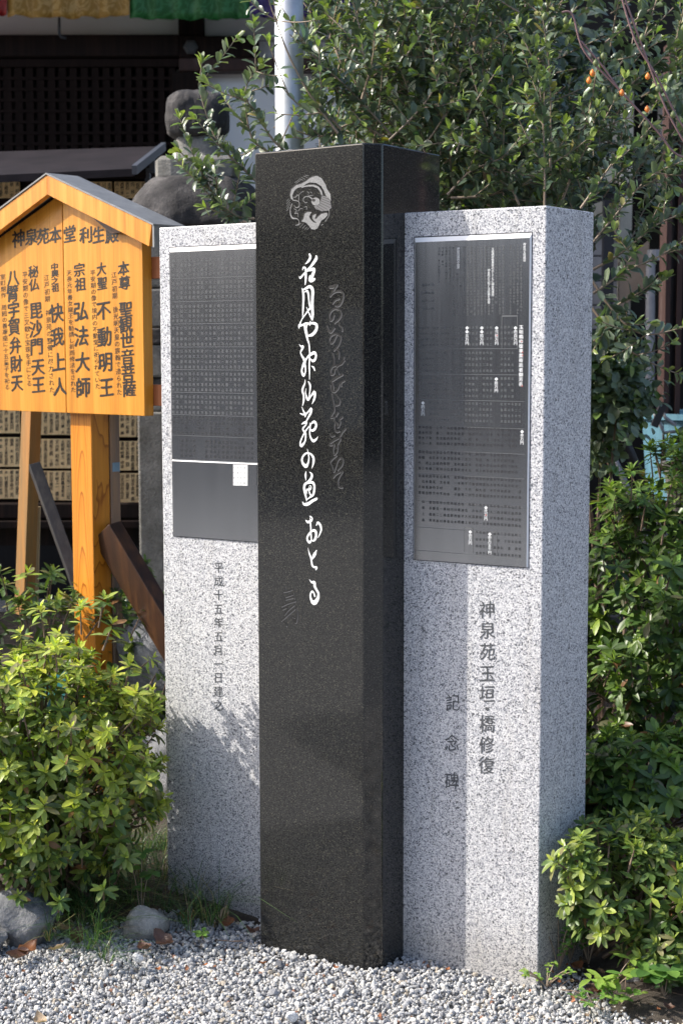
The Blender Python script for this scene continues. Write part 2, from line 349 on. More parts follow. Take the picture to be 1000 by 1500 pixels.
# glyphs ------------------------------------------------------------------
_gl = {}; _tc = bpy.data.curves.new('glyph_source', 'FONT'); _tc.resolution_u = 2; _to = bpy.data.objects.new('glyph_source', _tc); COL.objects.link(_to)
def glyph(ch, fat=0.0):
    k = (ch, fat)
    if k not in _gl:
        _tc.body = ch; _tc.offset = fat; bpy.context.view_layer.update(); dg = bpy.context.evaluated_depsgraph_get()
        me = bpy.data.meshes.new_from_object(_to.evaluated_get(dg))
        V = np.array([v.co[:2] for v in me.vertices]) if len(me.vertices) else np.zeros((0, 2))
        F = [tuple(p.vertices) for p in me.polygons]; bpy.data.meshes.remove(me)
        if len(V): V = V - np.array((0.5, 0.38)) if ord(ch) > 0x2000 else V - (V.min(0) + V.max(0)) / 2
        _gl[k] = (V, F)
    return _gl[k]
def put_glyph(mb, pl, x, y, wpx, hpx, ch, lift=0.0006, fat=0.0, slant=0.0, jit=0.0, mi=0):
    P = pl.px(x, y); a, b = pl.uv(P)
    du = abs(pl.uv(pl.px(x + wpx / 2, y))[0] - pl.uv(pl.px(x - wpx / 2, y))[0]); dv = abs(pl.uv(pl.px(x, y - hpx / 2))[1] - pl.uv(pl.px(x, y + hpx / 2))[1])
    V, F = glyph(ch)
    if not len(V): return
    W = V.copy()
    if jit:
        W[:, 0] += jit * np.sin(V[:, 1] * 9 + ord(ch) % 7); W[:, 1] += jit * np.sin(V[:, 0] * 8 + ord(ch) % 5)
    W[:, 1] += slant * W[:, 0]
    f = max(fat, 0)
    for j, (ox, oy) in enumerate([(0, 0)] if f < .005 else [(-f, f * .3), (f, -f * .3)] if f < .03 else [(-f, 0), (f, 0), (0, f * .7), (0, -f * .5)]):
        mb.add([pl.pt(a + (q[0] + ox) * du, b + (q[1] + oy) * dv, lift + j * .00004) for q in W], F, mi)
def strokes(mb, pl, x0, y0, s, data, lift, wmul=1.0, dx=0, dy=0, mi=0):
    """brush strokes: lists of (x, y, width) in the drawing grid, smoothed and swept in the plane"""
    for st in data:
        P = np.array([(q[0] + dx, q[1] + dy, q[2]) for q in st], float)
        out = []
        for i in range(len(P) - 1):
            p0 = P[max(i - 1, 0)]; p1 = P[i]; p2 = P[i + 1]; p3 = P[min(i + 2, len(P) - 1)]
            for t in (0, .25, .5, .75):
                out.append(0.5 * (2 * p1 + (p2 - p0) * t + (2 * p0 - 5 * p1 + 4 * p2 - p3) * t * t + (3 * p1 - p0 - 3 * p2 + p3) * t ** 3))
        out.append(P[-1]); Q = np.array(out)
        uv = []
        for q in Q:
            a, b = pl.uv(pl.px(x0 + q[0] * s, y0 + q[1] * s)); uv.append((a, b))
        uv = np.array(uv)
        k = abs(pl.uv(pl.px(x0 + Q[0][0] * s, y0 + Q[0][1] * s + 1))[1] - uv[0][1]) * s * 0.5 * wmul
        L = []; R = []; n = len(uv)
        for i in range(n):
            d = uv[min(i + 1, n - 1)] - uv[max(i - 1, 0)]; d /= (np.linalg.norm(d) + 1e-9); nn = np.array((-d[1], d[0])); r = 32 * (Q[i][2] / 32) ** 1.45 * k * (1 + .05 * math.sin(i * 2.3))
            kx = 0.86
            L.append(uv[i] + nn * r * np.array((kx, 1))); R.append(uv[i] - nn * r * np.array((kx, 1)))
        pts = [pl.pt(*q, lift) for q in L + R]
        mb.add(pts, [(i, i + 1, n + i + 1, n + i) for i in range(n - 1)], mi)
        for c, e, sg in ((uv[0], Q[0], -1), (uv[-1], Q[-1], 1)):
            r = e[2] * k; mb.add([pl.pt(c[0] + r * .86 * math.cos(t), c[1] + r * math.sin(t), lift + 0.00005 * sg) for t in np.arange(8) * math.pi / 4], [tuple(range(8))], mi)

def xy(a): return np.array(a[:2], float)

# ------------------------------------------------------------------ ground
g = MB(); g.add([(-150, -150, -.03), (150, -150, -.03), (150, 150, -.03), (-150, 150, -.03)], [(0, 1, 2, 3)])
tagp(g.build('ground', M_GROUND), 'pale gravel yard running out from the monument', kind='structure')
def rough_sheet(name, plan_fn, x0, x1, y0, y1, st, m, label, z=0.004, amp=0.02):
    xs = np.arange(x0, x1 + 1e-6, st); ys = np.arange(y0, y1 + 1e-6, st); idx = {}; vs = []; fs = []
    for i, x in enumerate(xs):
        for j, y in enumerate(ys):
            h = plan_fn(x, y); h2 = z - .03 + h * (0.03 + amp * (math.sin(x * 9 + y * 5) * math.sin(y * 11 - x * 3) * .5 + .5)) + (0.004 * random.random() if h > 0 else 0)
            idx[i, j] = len(vs); vs.append((x, y, h2))
    for i in range(len(xs) - 1):
        for j in range(len(ys) - 1): fs.append((idx[i, j], idx[i + 1, j], idx[i + 1, j + 1], idx[i, j + 1]))
    mb = MB(); mb.add(vs, fs); return tagp(mb.build(name, m, smooth=True, recalc=False), label, kind='structure')
def edge_l(x): return 4.02 + 0.05 * math.sin(x * 9) + 0.03 * math.sin(x * 23)
rough_sheet('planting_bed', lambda x, y: min(1, max(0, (y - edge_l(x)) * 6)), -4.0, -0.13, 3.95, 9.0, 0.07, M_SOIL, 'dark soil bed under the left azaleas')
def bed_r(x, y): return min(1, max(0, min((x - 0.52 - 0.25 * max(0, 3.75 - y)) * 5, (y - 3.42 + 0.3 * max(0, 0.9 - x)) * 5)))
rough_sheet('planting_bed.001', bed_r, 0.5, 4.0, 3.3, 9.0, 0.07, M_SOIL, 'dark littered soil under the right azaleas', z=0.003)
rough_sheet('planting_bed.002', lambda x, y: 1, -0.13, 0.5, 4.1, 9.0, 0.09, M_SOIL, 'dark soil strip behind the monument')

# ------------------------------------------------------------------ monument slabs
HB, HG, ZB = 1.987, 1.834, -0.06
A = xy((-0.2105, 3.885)); B = xy((0.052, 3.702)); C = xy((0.098, 3.714)); sd = np.array((math.cos(math.radians(55)), math.sin(math.radians(55)))); D = C + sd * 0.256
E_ = A + sd * 0.24
# the chamfered front-right corner is planed off between B and C
t_black = empty('stone_monument', (0.0, 3.85, 0), 'tall black polished stone slab with white brush calligraphy, centre of the monument', 'monument')
mb = MB(); mb.vprism([A, B, C, D, E_], ZB, HB)
body = mb.build('slab_body', M_BLACK, t_black, bevel=0.004, seg=3)
PB = Plane((A[0], A[1], 0), (B[0] - A[0], B[1] - A[1], 0))
W_STROKES = [
 (430, 365, [
  [(262,85,30),(275,120,40),(262,170,40),(225,215,28),(195,240,12)],
  [(370,120,36),(372,155,44),(330,220,42),(280,285,34),(225,345,34),(165,410,30),(112,468,32),(98,452,18)],
  [(150,338,12),(160,300,26),(196,308,30),(195,340,30)],
  [(200,340,32),(202,420,40),(200,500,36),(192,572,20)],
  [(215,345,40),(270,335,38),(330,330,46),(338,360,40),(312,420,48),(300,480,44)],
  [(268,440,30),(265,500,40),(300,512,42),(345,487,32)],
  [(140,640,16),(158,700,36),(165,800,38),(160,900,34),(156,1000,32),(148,1120,12)],
  [(150,665,24),(200,640,32),(260,610,40),(300,635,46),(315,690,48),(310,800,46),(306,900,48),(310,1000,46),(312,1080,44),(310,1150,22)],
  [(188,695,18),(225,680,34),(245,740,34),(252,820,30),(262,900,30),(280,960,34)]]),
 (430, 445, [
  [(215,60,14),(240,120,20),(270,190,26),(300,255,24)],
  [(290,50,34),(240,110,30),(190,180,24),(140,250,20),(105,330,26)],
  [(92,388,28),(98,352,38),(150,345,30),(200,320,30),(260,322,30),(320,315,34),(370,335,40),(380,380,44),(362,440,44),(310,500,42),(248,520,28)],
  [(275,288,18),(267,350,20)],
  [(185,350,40),(200,430,46),(215,500,44),(230,580,34),(255,660,28),(262,750,26),(265,850,26),(258,1000,28),(262,1100,26),(262,1225,16)],
  [(225,345,18),(212,400,20)],
  [(95,660,10),(125,695,26),(155,700,42),(140,740,34),(118,790,26),(135,840,30),(165,890,38),(185,940,46),(170,985,46),(142,1050,32),(138,1110,36),(165,1165,40),(195,1110,26),(195,1020,30),(187,950,32),(230,870,32),(300,812,40),(350,800,40),(367,850,36),(350,910,38),(310,930,34),(282,900,22)]]),
 (430, 525, [
  [(295,125,12),(330,150,32),(345,195,20)],
  [(190,350,12),(185,410,26),(155,480,34),(148,530,38),(165,600,32),(168,680,34),(150,768,14)],
  [(245,380,20),(270,430,36),(272,500,28),(262,580,22),(255,640,26)],
  [(205,495,12),(198,560,22),(215,630,34),(240,670,38),(280,620,28),(340,550,42),(350,600,38),(335,670,36),(305,738,12)],
  [(140,795,12),(165,860,28),(195,915,36),(190,948,20)],
  [(110,895,14),(150,912,26),(200,905,30),(240,870,28),(290,820,38),(285,880,36),(250,950,32),(205,1030,22)]]),
 (430, 595, [
  [(135,292,14),(175,270,34),(215,262,28),(200,310,24),(155,360,30),(165,400,30),(195,440,34),(200,500,30),(185,580,30),(132,642,42),(110,610,30),(125,550,26),(165,460,26),(200,400,26),(255,330,22)],
  [(265,270,10),(272,340,28),(265,420,26),(277,500,30),(320,565,38),(370,540,30),(398,495,10)],
  [(275,370,24),(285,290,24),(340,255,38),(370,300,38),(355,360,38),(315,395,34),(280,390,24)]]),
 (430, 650, [
  [(228,88,10),(240,150,22),(252,230,26),(240,310,34),(205,365,46),(155,320,40),(140,250,34),(175,180,30),(230,150,26),(285,170,30),(325,230,40),(325,310,36),(303,395,14)],
  [(205,455,14),(198,510,36),(203,592,12)],
  [(262,460,10),(300,500,36),(290,560,40),(240,620,34),(190,660,40),(175,720,40),(190,800,40),(205,870,32),(215,928,18)],
  [(190,650,30),(250,635,30),(310,630,38),(340,680,38),(337,760,38),(320,830,36),(270,870,26),(220,908,18)],
  [(215,745,24),(270,740,34),(290,700,20),(265,680,12),(250,750,20),(265,800,28),(288,855,22)],
  [(225,810,12),(212,765,20)],
  [(150,948,14),(175,985,36),(240,978,42),(310,930,38),(380,895,34)]]),
 (420, 730, [
  [(315,360,20),(345,385,36),(395,370,34),(418,330,26),(400,300,20),(378,290,14)],
  [(385,290,12),(388,400,28),(395,480,28),(395,560,30),(400,620,30),(405,670,26)],
  [(400,540,34),(360,590,34),(335,640,32),(345,690,34),(375,715,36),(405,680,30)],
  [(400,545,26),(440,520,34),(475,545,40),(480,610,38),(460,670,38),(430,692,26)],
  [(485,435,18),(510,395,34),(550,440,38),(562,510,34),(540,580,26),(513,638,12)]]),
 (400, 810, [
  [(572,-79,8),(590,0,26),(615,70,30),(630,140,32),(640,200,34),(670,230,30),(715,235,30),(700,270,22)],
  [(708,-40,18),(680,20,46),(640,90,34)],
  [(595,432,10),(630,475,30),(675,480,42),(680,540,42),(710,600,36),(740,660,38),(730,740,46),(690,800,54),(650,805,48),(620,750,38),(610,680,30),(635,625,28),(665,650,28),(682,702,28)]])]
mb = MB()
for x0, y0, st in W_STROKES: strokes(mb, PB, x0, y0, .09, st, 0.0010, 1.14)
mb.build('calligraphy', M_WHITEP, t_black, recalc=False)['label'] = 'white brush-written verse running down the black face'
D_STROKES = [
 (430, 365, [
  [(590,620,30),(650,610,34),(710,585,24)], [(700,600,24),(650,680,24),(595,765,24)],
  [(600,770,16),(660,710,20),(730,685,24),(790,700,24),(810,760,24),(790,850,24),(740,920,26),(680,925,18)], [(640,885,20),(690,830,18),(740,810,24)]]),
 (430, 445, [
  [(660,190,20),(640,250,24),(600,270,26),(585,200,22),(610,130,22),(670,85,22),(740,95,24),(775,160,24),(750,240,24),(670,315,20)],
  [(545,370,24),(570,430,28),(610,460,30),(665,400,22)], [(740,340,20),(785,390,26),(790,440,24)],
  [(700,520,22),(650,620,24),(610,640,24),(585,590,22),(620,520,22),(690,490,22),(750,520,24),(770,570,22),(730,680,22),(660,760,22)],
  [(700,740,18),(740,800,20),(735,890,16)], [(635,810,22),(655,900,24),(655,1000,22)]]),
 (430, 525, [
  [(655,0,20),(660,110,16)], [(820,-10,22),(800,70,26),(740,110,22),(650,130,22),(605,190,24),(610,260,26),(660,250,20),(680,180,16),(740,110,20),(830,40,20)],
  [(700,170,14),(740,250,16)], [(795,265,28),(720,310,24),(650,350,30),(620,380,26),(640,450,28),(650,530,24)],
  [(600,440,20),(610,510,22),(660,545,26),(720,500,22),(760,410,22),(825,370,20)], [(780,400,18),(775,450,20)],
  [(620,580,18),(640,680,22),(660,780,20),(665,850,20),(640,900,20),(605,965,22),(660,960,20)], [(690,590,20),(720,630,22),(755,680,20),(740,750,22),(690,765,18)]]),
 (430, 595, [
  [(720,110,24),(690,160,24)], [(660,180,16),(660,240,20),(700,280,30),(720,340,24)], [(790,180,26),(740,230,24),(765,260,20),(735,340,20)],
  [(665,300,20),(670,380,24),(710,415,26),(745,410,20)], [(590,455,20),(620,490,22),(665,480,18)],
  [(840,370,24),(790,430,26),(740,510,24),(660,560,22),(590,610,24),(600,635,22),(665,625,18)],
  [(640,560,22),(700,520,20),(765,530,22),(720,620,22),(700,680,20)], [(660,640,22),(645,720,22),(660,795,20),(710,740,20),(720,650,20)]]),
 (430, 650, [
  [(700,200,16),(600,295,22),(630,380,22),(655,460,24),(690,380,18),(720,290,18),(760,230,26),(800,260,26),(790,350,22),(720,430,20)],
  [(650,545,24),(700,490,26),(800,450,20),(760,520,20),(725,600,20),(730,690,24),(790,715,22)]])]
SIG = [(400, 810, [[(175,635,14),(240,625,14),(310,600,16)],[(210,550,10),(215,620,12)],[(140,705,18),(185,820,18)],[(330,650,16),(350,740,16)],[(210,720,14),(330,680,14)],[(210,760,14),(340,730,14)],
  [(145,865,22),(250,820,18),(360,785,20)],[(160,915,20),(250,890,18),(190,980,16)],[(345,850,18),(250,930,18),(190,1010,16)],[(385,890,18),(280,980,18),(140,1100,22)],[(170,1120,22),(220,1185,20)],
  [(380,900,20),(390,1000,20),(375,1130,26),(335,1100,18),(310,1040,14),(350,1060,12)]])]
for nm, dat in (('carved_verse', D_STROKES), ('carved_signature', SIG)):
    mb = MB()
    for x0, y0, st in dat:
        strokes(mb, PB, x0, y0, .09, st, 0.0005, 1.6, 4, 6, 0); strokes(mb, PB, x0, y0, .09, st, 0.0011, 1.35, -3, -5, 1)  # groove relief painted flat: black for its shade, pale offset for the matte edge
    mb.build(nm, [M_CARVEG, M_CARVED], t_black, recalc=False)
# carved round crest
def epoly(mb, pts, lift, mi): mb.poly([PB.px(415 + x * .08, 250 + y * .08, lift) for x, y in pts], mi)
mb = MB()
bodyA = [(540,110),(620,95),(700,140),(770,250),(800,340),(860,430),(870,560),(840,520),(780,460),(740,360),(690,280),(600,225),(480,215),(420,240),(350,290),(250,320),(200,370),(165,450),(180,540),(140,520),(125,440),(150,340),(230,270),(330,240),(420,190),(480,140)]
bandA = [(400,275),(470,262),(560,258),(640,290),(700,360),(722,445),(688,440),(670,380),(620,320),(540,290),(430,292),(330,315),(330,296)]
bodyB = [(330,930),(370,880),(390,790),(440,755),(520,760),(490,800),(475,850),(510,910),(570,955),(612,950),(560,920),(530,870),(540,820),(600,790),(590,840),(570,872),(600,885),(640,840),(700,790),(800,770),(812,810),(760,870),(690,920),(660,990),(620,1060),(570,1080),(510,1070),(470,1010),(410,950)]
gill = [(700,450),(800,480),(860,560),(880,680),(820,730),(700,745),(590,700),(560,650),(640,620),(680,560)]
for dxy in ((-14, -14),):
    for P_ in (bodyA, bandA, bodyB): epoly(mb, [(x + dxy[0], y + dxy[1]) for x, y in P_], 0.0003, 1)  # dark copies shifted up-left paint shading around the relief
epoly(mb, bodyA, 0.0008, 0); epoly(mb, bandA, 0.0010, 0); epoly(mb, bodyB, 0.0008, 0); epoly(mb, gill, 0.0006, 2)
epoly(mb, [(590 + 78 * math.cos(t), 565 + 74 * math.sin(t)) for t in np.arange(14) * math.pi / 7], 0.0013, 0)
epoly(mb, [(552 + 34 * math.cos(t), 540 + 28 * math.sin(t)) for t in np.arange(10) * math.pi / 5], 0.0017, 1)
LS = [[(530,520,30),(480,480,20),(410,478,16),(375,510,18),(370,555,14)], [(180,540,18),(270,560,16),(300,600,16),(290,660,18),(240,680,16),(205,640,12)],
      [(165,610,16),(135,700,20),(138,800,26),(175,870,30),(250,880,20),(290,920,16),(290,980,18),(230,1002,14)], [(200,490,12),(240,480,16),(255,445,16),(290,470,16),(285,550,12)],
      [(205,700,12),(250,735,14),(210,790,14),(270,780,14),(275,850,10)], [(290,450,12),(330,400,10),(375,385,10)], [(445,385,10),(475,410,14)], [(500,390,10),(525,410,14)], [(450,445,8),(500,460,12),(550,450,10)],
      [(380,560,10),(410,590,14),(440,580,12)], [(390,670,10),(430,660,14),(430,710,12)], [(280,740,14),(310,700,10),(355,700,12)],
      [(730,985,12),(700,1000,12)], [(840,720,16),(840,820,14),(770,930,14)]]
strokes(mb, PB, 415, 250, .08, LS, 0.0012, 1.0, 0, 0, 0)
HT = [[(690,470,12),(830,520,12)], [(680,505,12),(860,580,12)], [(675,545,12),(865,625,12)], [(668,585,12),(850,675,12)], [(650,620,12),(800,705,12)], [(625,650,12),(745,730,12)], [(600,680,10),(680,735,10)]]
strokes(mb, PB, 415, 250, .08, HT, 0.0011, 1.0, 0, 0, 1)
FN = [[(212,222,9),(300,160,9)], [(240,232,9),(335,165,9)], [(300,150,9),(365,175,9)], [(340,125,9),(400,160,9)], [(380,100,9),(440,125,9)], [(410,85,9),(470,95,9)],
      [(70,560,9),(105,515,9)], [(65,610,9),(125,540,9)], [(70,650,9),(130,580,9)], [(70,695,9),(130,620,9)], [(62,740,10),(120,670,9)],
      [(270,1010,9),(330,960,9)], [(310,1040,10),(370,975,9)], [(355,1055,10),(410,1000,9)], [(400,1075,10),(440,1030,9)], [(440,1082,10),(470,1050,9)]]
strokes(mb, PB, 415, 250, .08, FN, 0.0010, 1.0, 0, 0, 0)
strokes(mb, PB, 415, 250, .08, FN + LS, 0.0004, 1.0, -9, -9, 1)  # dark shifted strokes, painted shading beside the fins and curls
mb.build('carved_crest', [M_CARVEL, M_CARVED, M_CARVEG], t_black, recalc=False)['label'] = 'round carved crest of a curling fish'

def grey_slab(name, plan, label, hz):
    t = empty(name, (float(np.mean([p[0] for p in plan])), float(np.mean([p[1] for p in plan])), 0), label, 'monument')
    m = MB(); m.vprism(plan, ZB, hz); m.build('slab_body', M_GRAN, t, bevel=0.003, seg=2); return t
GL = xy((0.1478, 3.795)); GR = xy((0.4675, 3.6125)); GK = xy((0.604, 3.79))
GL2 = GL + (GK - GR) * 0.96 + np.array((0.012, -0.004))
t_right = grey_slab('grey_granite_slab', [GL, GR, GK, GL2], 'pale grey granite slab at the right with a large engraved steel plate', HG)
LL = xy((-0.485, 4.226)); LR = LL + np.array((.269, -.166)) * 1.31
t_left = grey_slab('grey_granite_slab.001', [LL, LR, LR + sd * .2, LL + sd * .2], 'pale grey granite slab at the left with two steel plates, partly behind the black stone', HG)
PR = Plane((GL[0], GL[1], 0), (GR[0] - GL[0], GR[1] - GL[1], 0)); PL = Plane((LL[0], LL[1], 0), (LR[0] - LL[0], LR[1] - LL[1], 0))

def plate(pl, q, parent, bv=0.005):
    """q: four corners TL TR BR BL in the picture; sits 6 mm proud with a bevelled rim and a shadow joint"""
    uv = np.array([pl.uv(pl.px(*p)) for p in q])
    a0, a1 = uv[[0, 3], 0].mean(), uv[[1, 2], 0].mean(); b0, b1 = uv[[2, 3], 1].mean(), uv[[0, 1], 1].mean()
    m = MB(); th = 0.0042
    o = [(a0, b0), (a1, b0), (a1, b1), (a0, b1)]; i_ = [(a0 + bv * .6, b0 + .0006), (a1 - bv * .6, b0 + .0006), (a1 - bv * .6, b1 - bv * 2.2), (a0 + bv * .6, b1 - bv * 2.2)]
    m.add([pl.pt(*c, 0.0004) for c in o] + [pl.pt(*c, th) for c in i_], [(4, 5, 6, 7)] + [(k, (k + 1) % 4, 4 + (k + 1) % 4, 4 + k) for k in range(4)])
    m.mi = [0] + [1] * 4
    r = 0.0025
    for c in (((a0 + a1) / 2, b1 + r / 2, a1 - a0 + 2 * r, r), ((a0 + a1) / 2, b0 - r / 2, a1 - a0 + 2 * r, r * .6), (a0 - r / 2, (b0 + b1) / 2, r * .7, b1 - b0), (a1 + r / 2, (b0 + b1) / 2, r * .7, b1 - b0)):
        x, y, w_, h = c; m.add([pl.pt(x - w_ / 2, y - h / 2, .0003), pl.pt(x + w_ / 2, y - h / 2, .0003), pl.pt(x + w_ / 2, y + h / 2, .0003), pl.pt(x - w_ / 2, y + h / 2, .0003)], [(0, 1, 2, 3)], 2)
    return m.build('steel_plate', [M_STEEL, M_BEVSHEEN, M_ENGRD], parent, recalc=True)
POOL = '山川田中村上野木林森石井本池橋原崎島松竹藤高大小西東北南一二三正和義明清幸子美代平安吉長寺内谷水光秀文春秋夏'
KANA = 'のにをはとでるしてたいすれこかなきまもり'
def grid_text(mb, pl, xs, y0, y1, n, wpx, hpx, lift, pool=POOL, mi=0, skew=lambda x: 0, gap=0.12, jitter=.8):
    for x in xs:
        if random.random() < gap * 0.25: continue
        for k in range(n):
            if 0 < k < n - 1 and random.random() < gap: continue
            y = y0 + (y1 - y0) * (k / (n - 1) if n > 1 else .5) + skew(x) + random.uniform(-jitter, jitter) * 0.3
            put_glyph(mb, pl, x, y, wpx, hpx, random.choice(pool), lift, 0.012, mi=mi)
# right plate
p_right = plate(PR, [(607.5, 349), (778, 340.5), (773.5, 832.5), (606, 818)], t_right)
kx = lambda c: 590 + c * .29
k6 = lambda c: 300 + c * .29
k7 = lambda c: 580 + c * .29
def slope_at(y): return (y - 517) / 3580.0 * 1.0      # rise per px of a level line on the plate
def sk(y): return lambda x: slope_at(y) * (x - 690)
m = MB()
cols = [kx(c) for c in range(600, 185, -18)]
for i, x in enumerate(cols):
    n = random.choice((20, 23, 24, 24)) if i < 20 else random.choice((6, 12))
    grid_text(m, PR, [x], k6(215) , k6(215) + n * 4.1, n, 3.3, 3.7, .0050, POOL + KANA * 2, skew=lambda x: slope_at(400) * (x - 690), gap=.04)
grid_text(m, PR, [kx(105), kx(120), kx(137), kx(154)], k6(400), k6(520), 4, 4, 4, .0050, skew=sk(430))
m.build('engraved_text', M_ENGR, p_right, recalc=False)
m = MB()
for c, y0, s in ((617, 208, '神泉苑玉垣橋修'), (457, 228, '玉垣橋修復事業の志とともに神泉苑護持'), (437, 333, '神泉苑の玉垣と法成橋を修復'), (283, 220, '神泉苑護持の由来')):
    for k, ch in enumerate(s): put_glyph(m, PR, kx(c), k6(y0) + k * 3.95 + slope_at(400) * (kx(c) - 690), 4.2, 4.3, ch, .0052, 0.0)
TT = '玉垣橋修復事業寄進者御芳名'
for k, ch in enumerate(TT): put_glyph(m, PR, kx(600) - k * 0.05, k6(618) + k * 6.95, 6.6, 6.6, ch, .0052, 0.022)
for x, y, s in ((571, 622, '◆壱百万円'), (476, 622, '◆弐拾万円'), (401, 622, '◆◆拾万円'), (327, 622, '◆◆五万円'), (474, 880, '◆拾万円')):
    for k, ch in enumerate(s): put_glyph(m, PR, kx(x), k6(y) + k * 5.6, 5.6, 5.6, ch, .0052, 0.012)
for x, y, s in ((105, 35, '◆四万円'), (604, 180, '◆参万円'), (422, 563, '◆弐万円'), (343, 686, '◆壱万円'), (441, 697, '◆壱万五千円')):
    for k, ch in enumerate(s): put_glyph(m, PR, kx(x), k7(y) + k * 5.4, 5.4, 5.6, ch, .0052, 0.012)
m.build('white_headings', M_WHITEP, p_right, recalc=False)
m = MB()
for x, y in ((603, 690), (607, 744), (607, 760), (605, 915)): put_glyph(m, PR, kx(x), k6(y), 2.4, 2.4, '◆', .0055)
for x, y in ((478, 660), (422, 884)): put_glyph(m, PR, kx(x), k6(y) if y < 700 else k7(600), 2.4, 2.8, '◆', .0055)
m.build('red_marks', M_REDP, p_right, recalc=False)
m = MB(); md = MB()
xsr = [kx(c) for c in range(88, 605, 18)]
rows6 = [(620, 705, 88, 560), (748, 838, 88, 560), (876, 965, 88, 560), (1003, 1090, 125, 600)]
for a, b, c0, c1 in rows6:
    grid_text(m, PR, [x for x in xsr if kx(c0) <= x <= kx(c1) and min(abs(x - kx(q)) for q in ((571, 476, 401, 327) if a == 620 else (474, 474))) > 3], k6(a), k6(b), 4, 3.6, 4.2, .0050, skew=sk(k6(a)))
for a, b, c0, c1 in ((165, 245, 88, 590), (292, 375, 88, 600), (415, 500, 88, 600), (548, 640, 88, 600), (685, 790, 370, 600)):
    grid_text(md, PR, [x for x in xsr if kx(c0) <= x <= kx(c1)], k7(a), k7(b), 4, 4.0, 4.8, .0050, skew=sk(k7(a)))
def hline(mb, pl, x0, x1, y, w_=0.0011, lift=.0049, mi=0):
    s_ = slope_at(y); a = pl.px(x0, y + s_ * (x0 - 690)); b = pl.px(x1, y + s_ * (x1 - 690)); z = np.array((0, 0, w_ / 2)); n = pl.n * (lift)
    mb.add([a - z + n, b - z + n, b + z + n, a + z + n], [(0, 1, 2, 3)], mi)
for c in (727, 857): hline(m, PR, kx(80), kx(580), k6(c))
hline(m, PR, kx(75), kx(615), k6(988))
for c in (158, 283, 405, 545, 680): hline(m, PR, kx(75), kx(615), k7(c))
hline(m, PR, kx(75), kx(605), k7(800))
for x0, x1, y in ((502, 582, k6(565)), (313, 357, k7(667)), (455, 478, k7(677))): hline(m, PR, kx(x0), kx(x1), y, .0028, .0056)
for x0, y0, y1 in ((503, k6(565), k6(727)), (582, k6(565), k6(727)), (313, k7(667), k7(790)), (357, k7(667), k7(790)), (455, k7(677), k7(795)), (478, k7(677), k7(795))):
    a = PR.px(kx(x0), y0 + slope_at(y0) * (kx(x0) - 690)); b = PR.px(kx(x0), y1 + slope_at(y1) * (kx(x0) - 690)); u_ = PR.u * .0005; n = PR.n * .0056
    m.add([a - u_ + n, a + u_ + n, b + u_ + n, b - u_ + n], [(0, 1, 2, 3)])
m.build('engraved_names', M_ENGR, p_right, recalc=False)
md.build('engraved_names', M_ENGRD, p_right, recalc=False)  # lower rows darker to paint in their contrast with brighter plate reflections
# carved title on the granite
m = MB()
for ch, x, y in zip('神泉苑玉垣・橋修復', (713, 713.5, 714, 713.5, 713, 712.5, 713, 712.5, 712), (893, 923, 954.5, 986, 1016, 1038, 1060, 1091, 1121)): put_glyph(m, PR, x, y, 24, 27, ch, .0007, 0.009, .12, .02)
m.build('carved_title', M_GROOVE, t_right, recalc=False)['label'] = 'column of carved characters on the granite'
m = MB()
for ch, x, y in zip('記念碑', (663, 662, 661.5), (1029, 1088, 1144)): put_glyph(m, PR, x, y, 22, 26, ch, .0007, 0.009, .12, .02)
m.build('carved_title', M_GROOVE, t_right, recalc=False)
# left plates
p_left = plate(PL, [(249, 364), (385, 356.5), (385, 677.5), (253, 672.5)], t_left)
p_low = plate(PL, [(253.5, 673.2), (385, 678.3), (385, 795), (254, 784)], t_left, .0018)
m = MB(); md = MB(); slL = lambda y: (y - 517) / 3281.0
for r, (a, b) in enumerate(((187, 253), (292, 358), (400, 466), (500, 575), (607, 680), (712, 785), (818, 890), (915, 985), (1022, 1090))):
    xs = [220 + .32 * (112 + 18.8 * k) for k in range(20)]
    if r == 8: xs = [x for i, x in enumerate(xs) if i in (2, 3, 4, 5) or i > 7]
    tgt = m if r < 7 else md  # last rows get the darker text, standing in for brighter reflection there
    n = 4
    for x in xs:
        for k in range(n):
            if 0 < k < 3 and random.random() < .12: continue
            y = 320 + .32 * (a + (b - a) * k / 3) + slL(320 + .32 * a) * (x - 315)
            put_glyph(tgt, PL, x, y, 3.9, 5.0, random.choice(POOL), .0050, 0.01)
for c in (270, 378, 481, 588, 693, 798, 902, 998):
    y = 320 + .32 * c; a = PL.px(254.5, y + slL(y) * -60); b = PL.px(374, y + slL(y) * 59); z = np.array((0, 0, .0005)); n_ = PL.n * .0049
    m.add([a - z + n_, b - z + n_, b + z + n_, a + z + n_], [(0, 1, 2, 3)])
m.build('engraved_names', M_ENGR, p_left, recalc=False); md.build('engraved_names', M_ENGRD, p_left, recalc=False)
m = MB(); c4 = [PL.px(x, y, .0045) for x, y in ((342, 680.5), (363, 681), (363, 711.5), (342, 711))]; m.prism(c4, PL.n * .0012)
nl_ = m.build('name_label', M_WHITEP, t_left); nl_['label'] = 'small white label stuck on the lower plate'
m = MB()
for i in range(4):
    for j in range(4): put_glyph(m, PL, 345 + i * 5, 685 + j * 7.4, 2.6, 3.2, random.choice(POOL), .0060)
m.build('label_print', M_ENGR, nl_, recalc=False)
m = MB(); c4 = [PL.px(x, y, .0045) for x, y in ((363.6, 681), (376, 681.4), (376, 712), (363.6, 711.5))]; m.prism(c4, PL.n * .001); m.build('name_label', M_STEEL, t_left)
m = MB()
for k, ch in enumerate('平成十五年五月一日建之'): put_glyph(m, PL, 320.5 - k * .06, 831 + k * 20.2, 14.5, 17, ch, .0007, 0.006, .10, .02)
